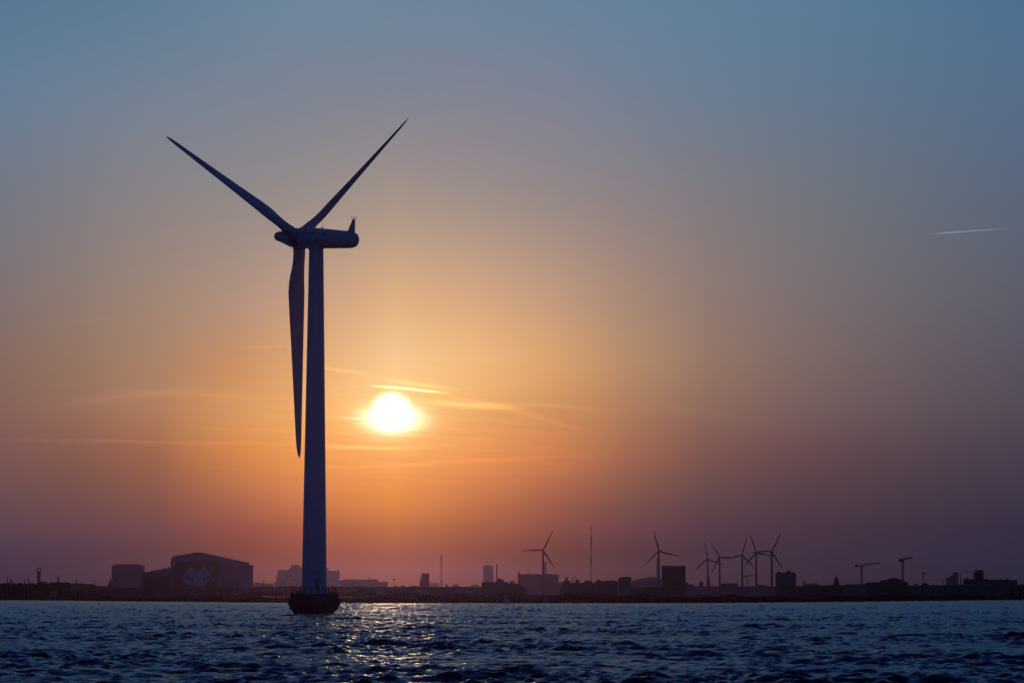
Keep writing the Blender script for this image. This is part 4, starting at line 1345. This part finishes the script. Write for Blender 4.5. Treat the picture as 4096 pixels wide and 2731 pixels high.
sailboat('sailing_boat', 'small sailing boat with one tall pale sail below the brick factory', 2026, 1258, 2367,
         [(2019.5, 2368), (2016.5, 2407.5), (2033.5, 2407)], [(2020, 2372), (2033.5, 2407.5), (2036, 2408.5)])
sailboat('sailing_boat', 'small sailing boat at the foot of the lone far turbine', 2184, 1262, 2378,
         [(2178.3, 2380), (2181, 2409), (2194.5, 2409.5)], [(2177, 2384), (2175.5, 2409.5), (2178, 2409.5)])


# ------------------------------------------------------------------ trees and shore scrub
def crown_cloud(n, shape, leaf, seed, lumps=14):
    """leaf clumps in lumps spread through the crown's volume; unit-ish crown size"""
    rg = np.random.default_rng(seed)
    C = []
    for _ in range(lumps):
        while True:
            p = rg.uniform(-1, 1, 3)
            if np.dot(p, p) < 1: break
        C.append((p * np.array([0.72, 0.72, 0.62]), rg.uniform(0.26, 0.46)))
    vs, fs = [], []
    for i in range(n):
        c, r_ = C[rg.integers(lumps)]
        v = rg.normal(size=3); v /= np.linalg.norm(v)
        p = c + v * r_ * rg.uniform(0.55, 1.05)
        p = p * np.array(shape)
        t = rg.normal(size=3); t /= np.linalg.norm(t)
        u = np.cross(v, t); u /= np.linalg.norm(u) + 1e-9
        s = leaf * rg.uniform(0.6, 1.3)
        b = len(vs)
        vs += [tuple(p - u * s), tuple(p + t * s * 0.8), tuple(p + u * s), tuple(p - t * s * 0.8)]
        fs.append((b, b+1, b+2, b+3))
    return vs, fs


def tree_proto(kind, seed):
    H = 10.0
    shape = {'round': (4.6, 4.6, 4.2), 'wide': (6.2, 5.0, 3.4), 'tall': (2.6, 2.6, 5.0), 'bush': (4.5, 3.5, 2.2)}[kind]
    cz = {'round': 6.2, 'wide': 6.2, 'tall': 6.0, 'bush': 2.3}[kind]
    n = 520 if kind != 'bush' else 380
    vs, fs = crown_cloud(n, shape, 0.50, seed)
    vs = [(x, y, z + cz) for x, y, z in vs]
    tr = MB()
    tr.bar((0, 0, -0.6), (0.1, 0, cz), 0.32 if kind != 'bush' else 0.16, 0.12, 8)
    for k in range(5):
        a = k * 1.3
        tr.bar((0.05, 0, cz * (0.5 + 0.08 * k)), (shape[0] * 0.55 * math.cos(a), shape[1] * 0.55 * math.sin(a), cz + (k - 1) * 0.5), 0.12, 0.05, 6)
    cm = MB().add(vs, fs)
    return cm, tr


PROTO = {}


def tree(kind, px, ytop, d, label, group, cat=None, widen=1.0):
    if kind not in PROTO: PROTO[kind] = []
    lst = PROTO[kind]
    if len(lst) < 3:
        cm, tr = tree_proto(kind, len(lst) * 7 + len(kind))
        root = bpy.data.objects.new('bush' if kind == 'bush' else 'tree', None); COL.objects.link(root)
        ORIG[root.name] = Vector()
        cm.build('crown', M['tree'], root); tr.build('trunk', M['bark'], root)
        lst.append(root)
    else:
        src = lst[random.randrange(3)]
        root = src.copy(); COL.objects.link(root)
        for ch in src.children:
            c2 = ch.copy(); COL.objects.link(c2); c2.parent = root
    t = at(px, ytop, d)
    h0 = {'round': 10.2, 'wide': 9.4, 'tall': 10.8, 'bush': 4.4}[kind]
    s = max(0.15, (t.z - GROUND) / h0)
    root.location = (t.x, d, GROUND)
    root.scale = (s * widen, s * widen, s)
    root.rotation_euler = (0, 0, random.uniform(0, 6.28))
    tag(root, label, cat or ('bush' if kind == 'bush' else 'tree'), group)
    return root


# big round clump at left
tree('round', 154, 2316.5, 2420, 'big dark round tree directly below the pale gallery tower', None, widen=1.15)
tree('round', 130, 2325, 2420, 'dark tree leaning on the left of the big round tree', None)
tree('round', 175, 2324, 2430, 'dark tree filling the right shoulder of the big round tree', None)
tree('wide', 189, 2333, 2430, 'lower dark tree between the big round tree and the storage tank', None)


def row(xs, ytop_fn, d_fn, kind, label, group, jit=2.0, widen=1.15):
    for x in xs:
        tree(kind, x + random.uniform(-3, 3), ytop_fn(x) + random.uniform(-jit, jit), d_fn(x) + random.uniform(-12, 25), label, group, widen=widen)


row(np.arange(2, 122, 11), lambda x: np.interp(x, [0, 20, 30, 60, 120], [2332, 2327, 2322, 2328, 2329]), lambda x: 2480, 'round',
    'dark tree in the dense row behind the mooring piles', 'trees behind the mooring piles', 1.5)
row(np.arange(284, 372, 12), lambda x: np.interp(x, [279, 290, 300, 320, 345, 370], [2334, 2330, 2332, 2330, 2332, 2336]), lambda x: 3700, 'wide',
    'hazy rounded tree right of the storage tank', 'hazy trees right of the storage tank', 1.0, 1.6)
row(np.arange(376, 450, 12), lambda x: np.interp(x, [370, 400, 450], [2338, 2344, 2346]), lambda x: 3300, 'wide',
    'low hazy tree on the slope left of the flat topped block', 'low hazy trees left of the flat topped block', 1.0, 1.6)
row(np.arange(442, 566, 12), lambda x: np.interp(x, [440, 560], [2360, 2356]), lambda x: 2600, 'wide',
    'dark tree below the hazy flat topped block', 'trees below the flat topped block', 2.0, 1.5)
row(np.arange(455, 562, 15), lambda x: 2349, lambda x: 3100, 'wide',
    'hazy tree at the foot of the flat topped block', 'trees below the flat topped block', 2.0, 1.8)
row(np.arange(566, 690, 12), lambda x: 2375, lambda x: 2500, 'bush',
    'dark bush in front of the smaller hall', 'bushes in front of the smaller hall', 2.0, 1.2)
row(np.arange(690, 1014, 11), lambda x: np.interp(x, [690, 730, 760, 820, 900, 1014], [2353, 2346, 2344, 2345, 2348, 2351]), lambda x: 2500, 'wide',
    'dark tree in the belt hiding the foot of the mural hall', 'tree belt in front of the mural hall', 1.2, 1.5)
row(np.arange(694, 1014, 10), lambda x: 2376, lambda x: 2150, 'bush',
    'dark bush in front of the tree belt below the mural hall', 'bushes below the mural hall', 3.0, 1.5)
row(np.arange(1020, 1500, 11), lambda x: 2344, lambda x: 2750, 'wide',
    'hazy tree in the belt behind the turbine base', 'tree belt behind the turbine base', 1.0, 1.5)
row(np.arange(1005, 1500, 14), lambda x: np.interp(x, [1000, 1200, 1420, 1440, 1500], [2362, 2368, 2365, 2360, 2364]), lambda x: 2000, 'wide',
    'dark tree on the bank either side of the turbine base', 'bank trees around the turbine base', 2.0, 1.4)
row(np.arange(1505, 1960, 11), lambda x: 2374 + 4 * math.sin(x * 0.03), lambda x: 1750, 'bush',
    'dark bush on the bank between the turbine base and the sailing boats', 'bank bushes right of the turbine base', 2.2, 1.3)
row(np.arange(1965, 2540, 12), lambda x: 2374 + 5 * math.sin(x * 0.021), lambda x: 1800, 'bush',
    'dark bush on the bank between the brick factory and the arched shed', 'bank bushes below the factory and terraces', 2.2, 1.3)
row(np.arange(1560, 1900, 16), lambda x: 2343.5, lambda x: 4600, 'wide',
    'faint hazy tree on the horizon right of the floodlight mast', 'faint trees on the horizon', 1.2, 2.2)
row(np.arange(2545, 2650, 10), lambda x: np.interp(x, [2540, 2580, 2620, 2650], [2378, 2373, 2377, 2385]), lambda x: 1800, 'bush',
    'dark bush on the low mound left of the square block', 'mound bushes left of the square block', 1.5, 1.3)
row(np.arange(2650, 2890, 11), lambda x: 2386 + 3 * math.sin(x * 0.05), lambda x: 1850, 'bush',
    'low dark bush in front of the square block', 'bank bushes below the square block', 1.5, 1.4)
row(np.arange(2896, 2956, 8), lambda x: np.interp(x, [2893, 2925, 2956], [2380, 2373, 2381]), lambda x: 1900, 'bush',
    'dark bush on the rounded mound below the grouped turbines', 'mound bushes below the grouped turbines', 1.0, 1.4)
row(np.arange(2962, 3180, 11), lambda x: np.interp(x, [2962, 3050, 3110, 3180], [2382, 2386, 2382, 2388]), lambda x: 1950, 'bush',
    'low dark bush on the bank right of the grouped turbines', 'bank bushes right of the grouped turbines', 1.5, 1.4)
row(np.arange(3185, 3540, 13), lambda x: 2392, lambda x: 2150, 'bush',
    'very low dark bush along the bare right bank', 'low bushes on the right bank', 1.0, 1.6)
row(np.arange(2750, 3100, 17), lambda x: 2343, lambda x: 4600, 'wide',
    'faint hazy tree behind the grouped turbines', 'faint trees behind the grouped turbines', 2.0, 2.0)
tree('round', 4040, 2357, 2470, 'dark round tree in front of the glass hall near the right edge', None, widen=1.2)
tree('bush', 4020, 2370, 2450, 'low dark bush left of the round tree near the right edge', None, widen=1.4)
tree('wide', 4085, 2368, 2450, 'dark wide tree cut by the right edge of the picture', None, widen=1.3)
row(np.arange(4045, 4130, 10), lambda x: 2337, lambda x: 3300, 'wide',
    'hazy tree behind the right end of the glass hall', 'hazy trees at the right edge', 1.5, 1.4)
row(np.arange(0, 180, 14), lambda x: 2366, lambda x: 2400, 'bush',
    'dark bush on the left bank below the mooring piles', 'bushes on the left bank', 3.0, 1.5)
row(np.arange(260, 440, 14), lambda x: 2365, lambda x: 2380, 'bush',
    'dark bush on the left bank right of the boathouses', 'bushes right of the boathouses', 4.0, 1.5)


def scrub():
    """continuous low growth and rocks on the bank, one mass"""
    n = 52000
    px = rng.uniform(-150, 4250, n)
    sdi = shore_dist(px)
    off = rng.uniform(1, 90, n) ** 1.0
    d_ = sdi + off
    x = (px - 2048) / FPX * d_
    hmax = 0.5 + 1.3 * (0.5 + 0.5 * np.sin(px * 0.031 + 2 * np.sin(px * 0.007))) * np.clip(off / 40, 0.1, 1)
    hmax += np.interp(px, [2000, 3180, 3600, 3900, 4250], [0, 0, 1.5, 1.8, 1.2]) * np.clip(off / 50, 0, 1)
    z = 0.2 + np.clip(off / 14, 0, 1) * 0.9 + rng.uniform(0, 1, n) ** 0.6 * hmax
    p = np.stack([x, d_, z], -1)
    u = rng.normal(size=(n, 3)); u /= np.linalg.norm(u, axis=1)[:, None]
    t = rng.normal(size=(n, 3)); t = np.cross(u, t); t /= np.linalg.norm(t, axis=1)[:, None]
    s = rng.uniform(0.3, 0.75, n)[:, None]
    vs = np.stack([p - u * s, p + t * s * 0.7, p + u * s, p - t * s * 0.7], 1).reshape(-1, 3)
    me = bpy.data.meshes.new('shore_scrub')
    me.vertices.add(len(vs)); me.vertices.foreach_set('co', vs.astype(np.float32).ravel())
    me.loops.add(4 * n); me.loops.foreach_set('vertex_index', np.arange(4 * n, dtype=np.int32))
    me.polygons.add(n); me.polygons.foreach_set('loop_start', np.arange(0, 4 * n, 4, dtype=np.int32))
    me.update(calc_edges=True)
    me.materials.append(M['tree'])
    o = bpy.data.objects.new('shore_scrub', me)
    COL.objects.link(o)
    tag(o, 'low dark scrub and rocks along the far bank', 'scrub', kind='stuff')


scrub()


# ------------------------------------------------------------------ haze
def haze():
    mb_ = MB(); mb_.box((-3900, -300, -3.6), (3900, FAR, HAZE_TOP))
    m = bpy.data.materials.new('haze_air'); m.use_nodes = True
    nt = m.node_tree
    nt.nodes.remove(nt.nodes['Principled BSDF'])
    v = nt.nodes.new('ShaderNodeVolumePrincipled')
    v.inputs['Color'].default_value = (0.066, 0.076, 0.235, 1)
    v.inputs['Density'].default_value = HAZE_DENSITY
    v.inputs['Anisotropy'].default_value = 0.93
    nt.links.new(v.outputs[0], nt.nodes['Material Output'].inputs['Volume'])
    o = mb_.build('haze', m)
    tag(o, 'thin evening haze over the water and the far shore', 'haze', kind='stuff')


haze()
